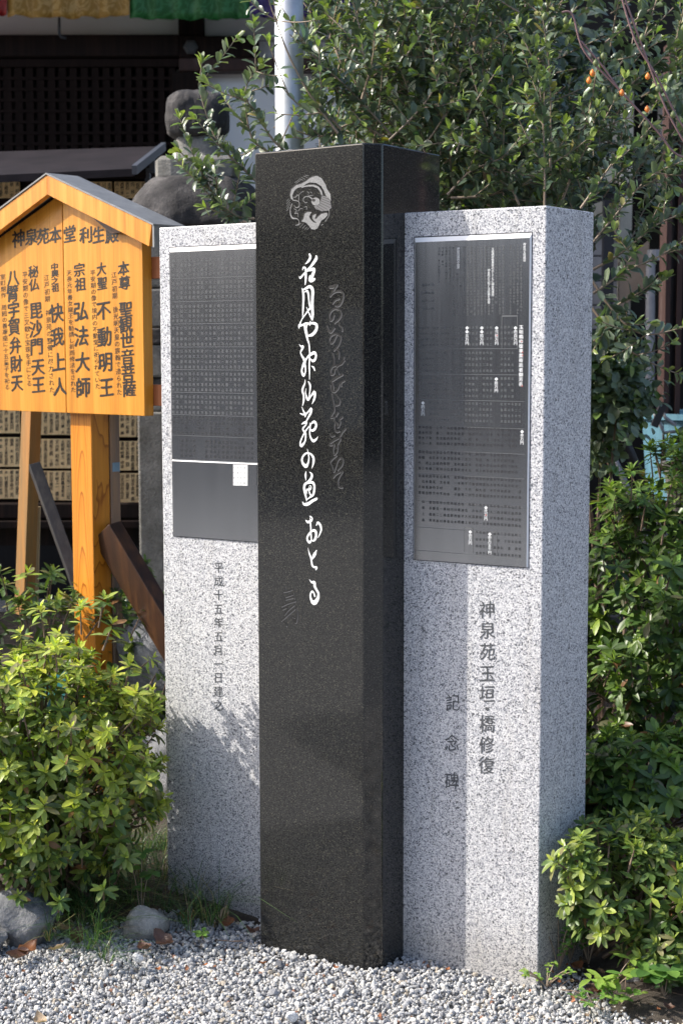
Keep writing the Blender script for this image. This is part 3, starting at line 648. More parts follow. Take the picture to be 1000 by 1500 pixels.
m.build('carved_date', M_GROOVE, t_left, recalc=False)['label'] = 'carved date column on the granite'

# ------------------------------------------------------------------ signboard
U = np.array((math.cos(math.radians(43)), -math.sin(math.radians(43)), 0)); P0 = atY(212, 609.4, 4.85)
SB = Plane((P0[0], P0[1], 0), U); NI = -SB.n        # NI points into the board
t_sign = empty('signboard', (float(P0[0] - .3 * U[0]), float(P0[1] - .3 * U[1]), 0), 'orange varnished wooden notice board under a small gabled roof, on one post', 'sign')
a_seam = SB.uv(SB.px(94.5, 450))[0]; zb = P0[2]; zt_seam = SB.uv(SB.px(90, 292))[1]; zt_r = SB.uv(SB.px(204, 348))[1]
def zroof(a): return zt_seam + 0.02 - (zt_seam - zt_r) * abs(a - a_seam) / abs(a_seam) 
def board(a0, a1):
    ring = [SB.pt(a0, zb), SB.pt(a1, zb), SB.pt(a1, zroof(a1)), SB.pt(a0, zroof(a0))]
    m = MB(); m.prism(ring, NI * 0.037); return m.build('plank', M_WOOD, t_sign, bevel=.0015)
board(a_seam + .002, 0.0); board(2 * a_seam, a_seam - .002)
F = Plane(SB.P0 + SB.n * 0.055, U)
fa = {k: F.uv(F.px(*p)) for k, p in dict(at=(69, 256), ab=(69.6, 285), rt=(222.5, 329), rb=(218.5, 361)).items()}
ac = fa['at'][0]
def mir(p): return (2 * ac - p[0], p[1])
for s_ in (0, 1):
    r4 = [(ac, fa['at'][1]), fa['rt'], fa['rb'], (ac, fa['ab'][1])]
    if s_: r4 = [mir(p) for p in r4]
    m = MB(); m.prism([F.pt(*p) for p in r4], NI * 0.022); o = m.build('bargeboard', M_WOODF, t_sign, bevel=.0015)
    # roof sheet with a turned-down end
    a, b = np.array((ac, fa['at'][1])), np.array(fa['rt'] if not s_ else mir(fa['rt']))
    e = (b - a) / np.linalg.norm(b - a); nn = np.array((0, .006)); a2 = a - e * 0; b2 = b + e * .012
    m = MB(); m.prism([F.pt(*(a2 + (0, .001)), .004), F.pt(*(b2 + (0, .001)), .004), F.pt(*(b2 + nn), .004), F.pt(*(a2 + nn), .004)], NI * 0.128)
    m.prism([F.pt(*(b + e * .004), .001), F.pt(*(b2), .001), F.pt(b2[0], fa['rb'][1] - .004, .001), F.pt((b + e * .004)[0], fa['rb'][1] - .002, .001)], NI * .12)
    m.build('roof_panel', M_ROOFM, t_sign)
m = MB(); m.prism([F.pt(ac - .03, fa['at'][1] - .012, -.03), F.pt(ac + .03, fa['at'][1] - .012, -.03), F.pt(ac + .33, fa['rt'][1] - .012, -.03), F.pt(ac + .28, fa['rt'][1] - .012, -.03)], NI * .03); m.build('rafter', M_WOODD, t_sign)
# post
QP = Plane(SB.P0 - SB.n * 0.0375, U)
pa0 = QP.uv(QP.px(103, 612))[0]; pa1 = QP.uv(QP.px(133.5, 612))[0]
m = MB(); m.prism([QP.pt(pa0, -.1), QP.pt(pa1, -.1), QP.pt(pa1, zroof(a_seam) - .08), QP.pt(pa0, zroof(a_seam) - .08)], NI * 0.073); m.build('post', M_POST, t_sign, bevel=.003)
m = MB(); m.prism([QP.pt(pa0 + .03, -.1, -.078), QP.pt(pa1 - .0, -.1, -.078), QP.pt(pa1 - .0, zb + .1, -.078), QP.pt(pa0 + .03, zb + .1, -.078)], NI * 0.04); o = m.build('rear_post', M_WEATH, t_sign, bevel=.003)
o['label'] = 'grey weathered backing post'
m = MB(); c = atY(168, 693, 4.9); r4 = QP.pt(pa1 + .0005, c[2]); m.box(QP.pt(pa1 + .001, c[2], -.1), .002, .03, .03, [U, NI, (0, 0, 1)]); m.build('tape', M_TAPE, t_sign)
for zy0, zy1 in ((375, 407), (564, 595)):
    z0 = SB.uv(SB.px(219, zy1))[1]; z1 = SB.uv(SB.px(219, zy0))[1]
    m = MB(); m.prism([SB.pt(2 * a_seam - .05, z0, -.0375), SB.pt(0.055, z0, -.0375), SB.pt(0.055, z1, -.0375), SB.pt(2 * a_seam - .05, z1, -.0375)], NI * .03); m.build('batten', M_REDW, t_sign, bevel=.001)
P1 = QP.pt(pa1 + .015, atY(168, 790, 4.93)[2], -.05); P2 = np.array(atY(262, 955, 5.0))
m = MB(); m.beam(P1 - (P2 - P1) * .02, P2 + (P2 - P1) * .3, .055, .105, NI); m.build('brace', M_WOODD, t_sign, bevel=.003)
# lettering on the board; crop grid of 0.27 px
gx = lambda c: c * .27
gy = lambda c: 230 + c * .27
def blot(items, name='lettering', fat=.03):
    m = MB()
    for ch, x, y, w_, h in items: put_glyph(m, SB, gx(x), gy(y), w_ * .27 * 1.12, h * .27 * 1.08, ch, .0008, fat, .10, .016)
    return m.build(name, M_INK, t_sign, recalc=False)
T = [('神',103,442,64,92),('泉',172,432,62,88),('苑',235,430,64,86),('本',302,424,62,86),('堂',380,418,62,90),('利',468,423,66,86),('生',536,422,62,88),('殿',610,420,68,92)]
blot(T)
def colm(s, xs, ys, w_, h): return [(ch, x, y, w_, h) for ch, x, y in zip(s, xs, ys)]
blot(colm('本尊', (672, 677), (605, 682), 58, 76)); blot(colm('聖観世音菩薩', (683, 684, 690, 693, 696, 703), (827, 910, 995, 1085, 1170, 1255), 68, 86))
blot(colm('大聖', (552, 556), (607, 685), 50, 70)); blot(colm('不動明王', (563, 570, 575, 580), (832, 975, 1112, 1250), 72, 104))
blot(colm('宗祖', (432, 438), (612, 690), 56, 72)); blot(colm('弘法大師', (440, 443, 450, 452), (836, 972, 1112, 1250), 74, 106))
blot(colm('中興之祖', (298, 300, 300, 302), (595, 633, 672, 711), 38, 40)); blot(colm('快我上人', (308, 312, 320, 327), (846, 976, 1112, 1245), 68, 100))
blot(colm('秘仏', (183, 187), (622, 692), 52, 66)); blot(colm('毘沙門天王', (197, 195, 201, 208, 210), (832, 932, 1027, 1138, 1236), 68, 90))
blot(colm('八臂宇賀弁財天', (72, 70, 76, 79, 85, 90, 94), (655, 740, 830, 920, 1022, 1122, 1225), 60, 90))
def small(s, x0, x1, y0, y1):
    n = len(s); h = (y1 - y0) / (n - 1); items = [(ch, x0 + (x1 - x0) * k / (n - 1), y0 + h * k, 27, h * .88) for k, ch in enumerate(s)]; blot(items, 'small_lettering', .0)
small('江戸初期 後光明天皇の宸翰で造られた', 620, 650, 640, 1275); small('平安期の像で境内の不動堂に祀られていた', 505, 532, 628, 1243)
small('天長元年善女龍王を勧請し祈雨修法をされた', 377, 400, 628, 1262); small('江戸初期 神泉苑の整備に尽力された', 255, 284, 655, 1262)
small('平安期の像で三叉戟と宝珠を手にとる', 137, 161, 638, 1228); small('室町期作 周囲の善華座に十五童子を祀る', 18, 42, 650, 1248)

# second leaning prop behind
t_prop = empty('timber_prop', tuple(atY(43, 905, 5.6) * (1, 1, 0)), 'leaning ochre timber post with a blackened strut behind the notice board', 'post')
m = MB(); m.beam(atY(48, 570, 5.7), atY(36, 900, 5.7), .055, .05, (.75, -.66, 0)); m.build('post', M_OCHRE, t_prop, bevel=.002)
m = MB(); m.beam(atY(51, 682, 5.55), atY(122, 880, 5.35), .04, .05, (.9, .2, 0)); m.build('strut', M_BLACKW, t_prop, bevel=.002)
m = MB(); m.beam(atY(55, 742, 5.75), atY(51, 900, 5.75), .024, .015); m.build('stake', M_PALEW, t_prop)

# ------------------------------------------------------------------ plaque rack (small roofed shed)
YS = 7.0
t_rack = empty('plaque_rack', (-2.2, YS, 0), 'dark roofed rack of inscribed wooden name plaques behind the notice board', 'rack')
def pxbox(m, x0, y0, x1, y1, Y, th, mi=0):
    a = atY(x0, y1, Y); b = atY(x1, y0, Y); c = (a + b) / 2; return m.box((c[0], Y + th / 2, (a[2] + b[2]) / 2), abs(b[0] - a[0]), th, abs(b[2] - a[2]), None, mi)
m = MB(); pxbox(m, -420, 255, 212, 800, YS + .03, .04); m.build('back_panel', M_DARKW, t_rack)
m = MB(); pxbox(m, -420, 738, 214, 760, YS - .08, .08); pxbox(m, -420, 763, 214, 775, YS - .1, .08); m.build('base_rail', M_DARKW, t_rack, bevel=.004)
PK = Plane((0, YS, 0), (1, 0, 0)); npl = 0
RA = [(266, 290, True), (300, 345, True), (352, 398, True), (404, 448, True), (455, 498, True), (504, 546, True), (552, 594, True), (597, 638, False), (644, 687, False), (691, 734, False)]
for ri, (y0, y1, hid) in enumerate(RA):
    for x0, x1 in ((-88, -32), (-26, 29), (55, 104), (108, 164), (168, 213)):
        if hid and not ((x0 >= 168) or (x0 < 0 and ri == 0) or (x0 > 100 and ri == 0)): continue
        dy = (x0 - 90) * .028 if not hid else 0
        m = MB(); pxbox(m, x0, y0 + dy, x1, y1 + dy, YS - .004, .012); pq_ = m.build('name_plaque', M_PLAQUE, t_rack, bevel=.001)
        if x1 < 0: continue
        m = MB(); nc = max(3, int((x1 - x0) / 7.2))
        for k in range(nc):
            x = x0 + 4 + k * (x1 - x0 - 7) / (nc - 1); yy = y0 + dy + 4
            while yy < y1 + dy - 3:
                h = random.uniform(5, 7.5); put_glyph(m, PK, x, yy, 5.6, h, random.choice(POOL), .005, .02, .12, .02); yy += h * .95
                if random.random() < .12: yy += 4
        m.build('plaque_writing', M_INK, pq_, recalc=False)
# roof: sloping sheet, right end, rafters
R = [atY(-420, 232, YS + .15), atY(236, 213, YS + .15), atY(246, 222, YS - .5), atY(196, 252, YS - .75), atY(-420, 285, YS - .75)]
Ra, Rb, Rc, Rd = atY(-420, 236, YS + .12), atY(238, 214, YS + .12), atY(196, 247, YS - .62), atY(-420, 276, YS - .62)
m = MB(); m.prism([Ra, Rb, Rc, Rd], (0, 0, -.03)); m.build('roof_panel', M_SHROOF, t_rack)
m = MB(); m.beam(atY(240, 214.5, YS + .12), atY(197, 249, YS - .63), .02, .035); m.build('roof_edge', M_ROOFEDGE, t_rack)
m = MB(); pxbox(m, 219, 226, 226, 252, YS - .05, .05); m.build('roof_bracket', M_ROOFEDGE, t_rack)
m = MB(); pxbox(m, 213, 246, 219, 272, YS - .02, .05); m.build('roof_bracket', M_ROOFEDGE, t_rack)
m = MB(); pxbox(m, -420, 246, 214, 262, YS - .02, .05); m.build('lintel', M_DARKW, t_rack)
m = MB(); a = atY(30, 795, 6.4); m.box((a[0] - .4, 6.5, .06), 1.9, .5, .12); tagp(m.build('tarpaulin', M_TEAL, bevel=.02), 'dark teal tarpaulin folded low in front of the plaque rack', 'tarpaulin')

# ------------------------------------------------------------------ stone lantern / pagoda
YL = 6.1; cL = atY(291, 300, YL); cx = cL[0]
t_lan = empty('stone_lantern', (cx, YL, 0), 'large dark weathered stone lantern with a cushion-shaped finial behind the left slab', 'stone lantern')
zL = lambda y: atY(291, y, YL)[2]
k_ = YL / FPX
def rr(p): return p * k_
m = MB(); m.lathe((cx, YL, zL(205)), [(rr(20), 0), (rr(36), rr(2)), (rr(42), rr(8)), (rr(45), rr(18)), (rr(45), rr(44)), (rr(42), rr(57)), (rr(34), rr(64)), (rr(16), rr(67)), (rr(4), rr(67))], 40, sq=3.6)
o = m.build('finial', M_LSTONE, t_lan, smooth=True); rough(o, .005, 2, 30)
m = MB(); m.lathe((cx, YL, zL(238)), [(rr(42), 0), (rr(36), rr(8)), (rr(31), rr(20)), (rr(30), rr(35))], 24, sq=4); m.build('neck', M_SHAFT, t_lan, smooth=True)
m = MB(); m.lathe((cx, YL, zL(265)), [(rr(58), 0), (rr(58), rr(24)), (rr(52), rr(30))], 24, sq=7); m.build('collar', M_SHAFT, t_lan, bevel=.004)
m = MB(); m.lathe((cx, YL, zL(345)), [(rr(96), 0), (rr(104), rr(8)), (rr(104), rr(22)), (rr(96), rr(45)), (rr(82), rr(65)), (rr(66), rr(78)), (rr(48), rr(84))], 40, sq=3.0); rough(m.build('roof_stone', M_LSTONE, t_lan, smooth=True), .009, 2, 10)
yb = 345
for y1, w_, mt in ((425, 70, M_SHAFT), (481, 71, M_SHAFT), (505, 76, M_LSTONE), (552, 74, M_SHAFT), (566, 70, M_LSTONE), (600, 76, M_SHAFT), (868, 82, M_SHAFT)):
    z0, z1 = zL(y1), zL(yb); m = MB(); m.box((cx, YL, (z0 + z1) / 2), rr(w_) * 2, rr(w_) * 2, z1 - z0 - .003); m.build('shaft_block', mt, t_lan, bevel=.008); yb = y1
# displaced rocks of the lantern base
def rock(name, c, r, m_, label, seed=0, sq=1.0, cat='rock', group=None, seg=2, flat=False):
    import bmesh
    bm = bmesh.new(); bmesh.ops.create_icosphere(bm, subdivisions=3, radius=1)
    rr_ = np.random.default_rng(seed); pn = rr_.normal(size=(9, 3)); pn /= np.linalg.norm(pn, axis=1)[:, None]; pd = rr_.uniform(.55, .9, 9)
    for v in bm.verts:
        q = np.array(v.co)
        for n_, d_ in zip(pn, pd):
            s_ = q @ n_
            if s_ > d_: q = q - n_ * (s_ - d_) * .85
        q = q * (1 + .03 * math.sin(q[0] * 9 + seed) * math.sin(q[1] * 8 + seed * 2) + .02 * math.sin(q[2] * 17))
        v.co = (q[0] * r[0], q[1] * r[1], q[2] * r[2])
    me = bpy.data.meshes.new(name); bm.to_mesh(me); bm.free(); me.polygons.foreach_set('use_smooth', [not flat] * len(me.polygons))
    me.materials.append(m_); o = bpy.data.objects.new(name, me); COL.objects.link(o); o.location = c; rough(o, .16 * min(r), 1, 1.3 / min(r)); return tagp(o, label, cat, group)
def pxrock(x0, y0, x1, y1, Y, m_, label, seed, dep=1.0):
    a = atY(x0, y1, Y); b = atY(x1, y0, Y); return rock('rock', ((a[0] + b[0]) / 2, Y, (a[2] + b[2]) / 2), ((b[0] - a[0]) / 2 * 1.12, (b[0] - a[0]) / 2 * dep, (b[2] - a[2]) / 2 * 1.12), m_, label, seed)
pxrock(178, 885, 330, 1075, 5.15, M_ROCK, 'large blue-grey boulder behind the left slab below the dark brace', 3, .8)
pxrock(200, 1055, 320, 1200, 5.0, M_ROCK, 'grey block of stone at the foot of the boulder beside the left slab', 5, .8)
pxrock(-25, 1303, 94, 1386, 3.93, M_ROCK, 'blue-grey rock at the gravel edge under the left azalea', 11, .7)
pxrock(180, 1322, 246, 1378, 3.95, M_ROCKL, 'small pale angular rock in the grass near the left slab', 14, .8)
pxrock(-60, 1355, 12, 1400, 3.85, M_ROCK, 'small dark rock at the left picture edge on the gravel', 17, .8)
pxrock(935, 1474, 962, 1499, 3.52, M_QUARTZ, 'white quartz stone on the soil at the bottom right', 21, .8)
pxrock(916, 1425, 940, 1446, 3.62, M_ROCK, 'small grey stone on the soil behind the white quartz', 23, .8)
pxrock(982, 1432, 1004, 1452, 3.6, M_ROCKL, 'small brownish stone at the right edge of the soil', 25, .8)
pxrock(417, 1482, 436, 1497, 3.42, M_QUARTZ, 'single larger cream pebble in the front gravel', 27, .8)
pxrock(194, 1396, 210, 1410, 3.72, M_QUARTZ, 'flat cream pebble on the gravel below the grass', 29, .5)

# ------------------------------------------------------------------ temple building behind
YW = 9.5
t_tem = empty('temple_hall', (-1.0, YW + .2, 0), 'dark timber temple hall with lattice shutters and white plaster behind the monument', 'building')
m = MB(); pxbox(m, -700, -40, 1500, 60, YW + .14, .1); pxbox(m, 268, 60, 820, 900, YW + .14, .1); m.build('plaster_wall', M_PLASTER, t_tem)
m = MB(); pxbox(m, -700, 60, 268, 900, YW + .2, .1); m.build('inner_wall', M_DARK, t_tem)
m = MB(); pxbox(m, -700, 50, 262, 84, YW - .02, .14); m.build('beam', M_DARKW, t_tem, bevel=.01)
m = MB(); pxbox(m, 262, 52, 378, 84, YW - .01, .14); m.build('beam', M_DARKW, t_tem, bevel=.01)
m = MB(); pxbox(m, 262, 84, 480, 104, YW + .0, .12); m.build('beam', M_RUST, t_tem, bevel=.01)
m = MB(); pxbox(m, 261, -40, 297, 52, YW + .02, .12); pxbox(m, 262, 104, 300, 900, YW + .02, .12); m.build('pillar', M_DARKW, t_tem, bevel=.01)
m = MB(); pxbox(m, -700, 86, 262, 99, YW + .02, .08); m.build('shutter_rail', M_LATT, t_tem)
c = atY(279, 68, YW - .05); M_ROOFEDGE2 = plain('dark_iron', (.03, .03, .032), .6); m = MB(); m.lathe((0, 0, 0), [(.045, 0), (.045, .008), (.03, .014)], 6)
o = m.build('nail_cover', M_ROOFEDGE2, t_tem); o.rotation_euler = (math.pi / 2, 0, 0); o.location = Vector((c[0], YW - .03, c[2])) - t_tem.location
for i, x in enumerate(range(-6, 262, 16)):
    m = MB(); pxbox(m, x, 99, x + 6.5, 300, YW + .04, .05); m.build('lattice_bar', M_LATT, t_tem)
for y in range(112, 300, 16):
    m = MB(); pxbox(m, -60, y, 262, y + 5, YW + .034, .03); m.build('lattice_rail', M_LATT, t_tem)
m = MB(); a = atY(87, 52, YW - .2); b = atY(87, -60, YW - .2); m.tube([b, a + (0, 0, .01), a + (.015, 0, -.01), a + (.04, 0, -.015)], .009, 8); m.build('hook_rod', M_GRIP, t_tem)
# deep eave, above the frame
e0 = atY(500, -70, YW)[2]
m = MB(); m.prism([(-9, YW + .3, e0 + .9), (-9, YW - 1.9, e0 + .25), (-9, YW - 1.9, e0 + .37), (-9, YW + .3, e0 + 1.05)], (18, 0, 0)); m.build('eave', M_DARKW, t_tem)
# right wing
m = MB(); pxbox(m, 760, -60, 1500, 118, YW - .4, .3); m.build('dark_fascia', M_DARK, t_tem)
# cloth band
t_cl = empty('brocade_curtain', tuple(atY(200, 0, YW - .3)), 'hanging band of red, gold, green and purple brocade under the eave', 'curtain')
def clothpan(x0, x1, m_, seed):
    ns = 26; vs = []; fs = []
    for i in range(ns + 1):
        x = x0 + (x1 - x0) * i / ns
        for j in range(7):
            sag = 6 * math.sin(math.pi * i / ns) * 0.5 + 1.5 * math.sin(i * .9 + seed)
            y = -45 + (68 + sag) * j / 6 if seed != 3 else -45 + (72 + sag * .5) * j / 6
            P = atY(x, y, YW - .32); P[1] += .025 * math.sin(i * 1.3 + seed) * (j / 6) + .01 * math.sin(i * 3.1 + j)
            vs.append(P)
    for i in range(ns):
        for j in range(6): a = i * 7 + j; fs.append((a, a + 1, a + 8, a + 7))
    m = MB(); m.add(vs, fs); o = m.build('cloth_panel', m_, t_cl, smooth=True, recalc=False); s_ = o.modifiers.new('thick', 'SOLIDIFY'); s_.thickness = .004
for x0, x1, m_, sd_ in ((-160, 10, M_CRED, 1), (10.5, 190, M_CGOLD, 2), (190.5, 366, M_CGRN, 3), (366.5, 545, M_CPUR, 4)): clothpan(x0, x1, m_, sd_)

# ------------------------------------------------------------------ metal pole
a = atY(424, 200, 4.6)
m = MB(); m.tube([(a[0], 4.6, -.1), (a[0], 4.6, 3.6)], .0415, 32); o = m.build('metal_pole', M_POLE, smooth=True); tagp(o, 'pale galvanised steel pole rising behind the black stone', 'pole')
for p in o.data.polygons: p.use_smooth = len(p.vertices) == 4

# ------------------------------------------------------------------ things behind on the right
YR = 8.2
t_shed = empty('storage_shed', (2.0, YR, 0), 'dark open store with grey siding, cream panels and a drain pipe behind the right shrubs', 'shed')
m = MB(); pxbox(m, 780, 120, 1500, 900, YR + .5, .1); m.build('back_wall', M_DARK, t_shed)
for y in range(340, 600, 36):
    m = MB(); pxbox(m, 700, y, 914, y + 34.6, YR + .05, .03); m.build('siding_board', M_SIDING, t_shed, bevel=.003)
m = MB(); pxbox(m, 905, 130, 928, 470, YR - .05, .05); m.build('cream_panel', M_CREAM, t_shed)
m = MB(); pxbox(m, 860, 170, 905, 340, YR, .05); m.build('cream_panel', M_CREAM, t_shed)
m = MB(); pxbox(m, 880, 280, 900, 600, YR - .12, .06); m.build('dark_post', M_GRIP, t_shed)
m = MB(); m.prism([atY(906, 385, YR - .1), atY(950, 352, YR - .1), atY(950, 415, YR - .1), atY(906, 455, YR - .1)][::-1], (0, .03, 0)); m.build('beige_panel', M_BEIGE, t_shed)
m = MB(); m.tube([atY(952, 380, YR - .2), atY(951, 580, YR - .2)], .024, 12); m.tube([atY(958, 366, YR - .2), atY(958, 382, YR - .2)], .038, 12); m.build('drain_pipe', M_PIPE, t_shed)
m = MB(); m.beam(atY(1020, 235, YR - .4), atY(850, 300, YR - .3), .03, .03); m.build('stay_rod', M_GRIP, t_shed)
m = MB(); pxbox(m, 760, -60, 1040, 60, YR - .5, .4); m.build('eave_board', M_DARK, t_shed)
m = MB(); pxbox(m, 965, 100, 1500, 330, YR + .2, .1); m.build('grey_panel', M_SIDING, t_shed)
m = MB(); a = atY(976, 900, 6.8); b = atY(997, 100, 6.8); 
for x0, x1, th in ((976, 981, .14), (981, 993, .012), (993, 998, .14)): pxbox(m, x0, 60, x1, 690, 6.8 - th / 2, th)
tagp(m.build('steel_column', M_RUST, bevel=.002), 'rusty red-brown steel column standing at the right edge', 'column')
m = MB(); c = atY(1040, 655, 6.9); m.lathe((c[0], 6.9, atY(1000, 700, 6.9)[2] - .12), [(.27, 0), (.30, .38), (.32, .385), (.32, .41), (.29, .41), (.27, .03)], 36)
o = m.build('plastic_tub', M_TUB); tagp(o, 'light blue plastic tub at the right edge behind the azaleas', 'tub')
m = MB(); c = atY(1010, 700, 6.3); m.lathe((c[0], 6.3, c[2] - .15), [(.08, 0), (.105, .19), (.115, .20), (.115, .215), (.10, .215), (.075, .02)], 24); tagp(m.build('bucket', M_BASKET), 'dull grey basket in front of the blue tub', 'basket')
t_bar = empty('wheelbarrow', tuple(atY(900, 760, 5.9) * (1, 1, 0)), 'two curved black-gripped wheelbarrow handles among the shrubs', 'wheelbarrow')
for q in ([(862, 598), (874, 590), (892, 600), (906, 625), (922, 662), (945, 715)], [(858, 612), (868, 615), (880, 632), (893, 660)]):
    m = MB(); m.tube([atY(x, y, 5.9) for x, y in q], .017, 10); m.build('handle_grip', M_GRIP, t_bar, smooth=True)
m = MB(); m.tube([atY(x, y, 5.9) for x, y in [(893, 660), (912, 700), (940, 770), (960, 860)]], .012, 10); m.tube([atY(x, y, 5.9) for x, y in [(945, 715), (975, 790), (985, 860)]], .012, 10); m.build('handle_tube', M_PIPE, t_bar, smooth=True)
m = MB(); m.box(atY(895, 905, 6.1) * (1, 1, 0) + (0.1, .1, .3), .5, .4, .25); m.build('tray', M_GRIP, t_bar, bevel=.05)
t_sis = empty('hand_tool', tuple(atY(965, 628, 6.6)), 'grey metal clamp lying on the rim of the blue tub', 'tool')
m = MB(); m.tube([atY(x, y, 6.6) for x, y in [(955, 600), (966, 622), (972, 634), (990, 632), (988, 622), (974, 612), (968, 600)]], .008, 8); m.build('clamp_ring', M_PIPE, t_sis, smooth=True)
m = MB(); m.beam(atY(957, 625, 6.58), atY(972, 590, 6.58), .03, .02); m.build('clamp_jaw', M_GRIP, t_sis)

# ------------------------------------------------------------------ unseen buildings added to darken reflections in the polished stone and steel
t_far = empty('reflection_building', (-16, -6, 0), 'long dark timber building facing the monument, unseen, added for its dark reflection in the steel plates', 'building')
ang = math.radians(22); ux = np.array((-math.sin(ang), math.cos(ang), 0)) * 1.0; cx0 = np.array((-15.0, -2.5, 0)); nx = np.array((math.cos(ang), math.sin(ang), 0))
m = MB(); m.box(cx0 + (0, 0, 1.6), 24, .3, 3.2, [ux, nx, (0, 0, 1)]); m.build('wall', M_LATT, t_far)
m = MB()
for k in range(-6, 7): m.box(cx0 + ux * k * 1.8 + nx * .25 + (0, 0, 1.6), .18, .18, 3.2, [ux, nx, (0, 0, 1)])
m.build('pillars', M_DARKW, t_far)
m = MB(); m.prism([cx0 - ux * 13 + nx * 2.2 + (0, 0, 3.0), cx0 - ux * 13 + nx * -.5 + (0, 0, 4.4), cx0 - ux * 13 - nx * 4 + (0, 0, 3.2), cx0 - ux * 13 + (0, 0, 3.0)], ux * 26); m.build('roof', M_SHROOF, t_far)
for k in (-2.2, .4, 3.2):
    m = MB(); m.box(cx0 + ux * k + nx * .2 + (0, 0, 1.3), 1.0, .06, 1.5, [ux, nx, (0, 0, 1)]); m.build('paper_screen', M_PLASTER, t_far)

t_fb = empty('reflection_building.002', (6, -13, 0), 'dark timber hall behind the viewer, unseen, added to darken the chamfer reflection', 'building')  # added hall, darkens what the chamfer mirrors
m = MB(); m.box((5, -13, 2.0), 17, .3, 4.0); m.build('wall', M_LATT, t_fb)
m = MB(); m.prism([(-5, -11.4, 3.7), (-5, -13, 5.0), (-5, -15, 3.8)], (20, 0, 0)); m.build('roof', M_SHROOF, t_fb)
m = MB()
for k in range(9): m.box((-3 + k * 2.0, -12.8, 2.0), .2, .2, 4.0)
m.build('pillars', M_DARKW, t_fb)
t_fr = empty('reflection_building.001', (8, 7, 0), 'dark timber outbuilding off to the right, unseen, added to darken the reflection in the slab side', 'building')  # added outbuilding, darkens what the black slab's side mirrors
m = MB(); m.box((8.2, 7.2, 1.9), .3, 6.5, 3.8); m.build('wall', plain('weathered_board', (.13, .12, .12), .8), t_fr)
m = MB(); m.prism([(6.8, 3.6, 3.6), (8.2, 3.6, 4.6), (10, 3.6, 3.7)], (0, 7.4, 0)); m.build('roof', M_SHROOF, t_fr)
m = MB()
for k in range(6): m.box((8.0, 4.2 + k * 1.2, 1.9), .14, .14, 3.8)
m.build('pillars', M_DARKW, t_fr)

# ------------------------------------------------------------------ foliage machinery
def leaf_template(L, wd, fold=.25, curl=.25, tip=.02, st=(0, .3, .58, .82, 1), hw=(.10, .78, 1, .62, .03), stalk=.0):
    V = []
    for t, h in zip(st, hw):
        h = h * wd / 2; z = -curl * L * t * t
        V += [(-h, t * L, z + fold * h), (0, t * L, z), (h, t * L, z + fold * h)]
    F = []
    for i in range(len(st) - 1):
        a = i * 3; F += [(a, a + 1, a + 4, a + 3), (a + 1, a + 2, a + 5, a + 4)]
    return np.array(V, float), np.array(F)
AZ_T = [leaf_template(1, .38, .28, c, st=(0, .25, .55, .85, 1), hw=(.12, .68, 1, .66, .12)) for c in (-.05, .12, .30)]
TR_T = [leaf_template(1, .46, .45, c, st=(0, .35, .78, 1), hw=(.14, .88, .98, .16)) for c in (-.1, .15, .4)]
RD_T = [leaf_template(1, .62, .3, c, hw=(.15, .9, 1, .7, .05)) for c in (.05, .25)]
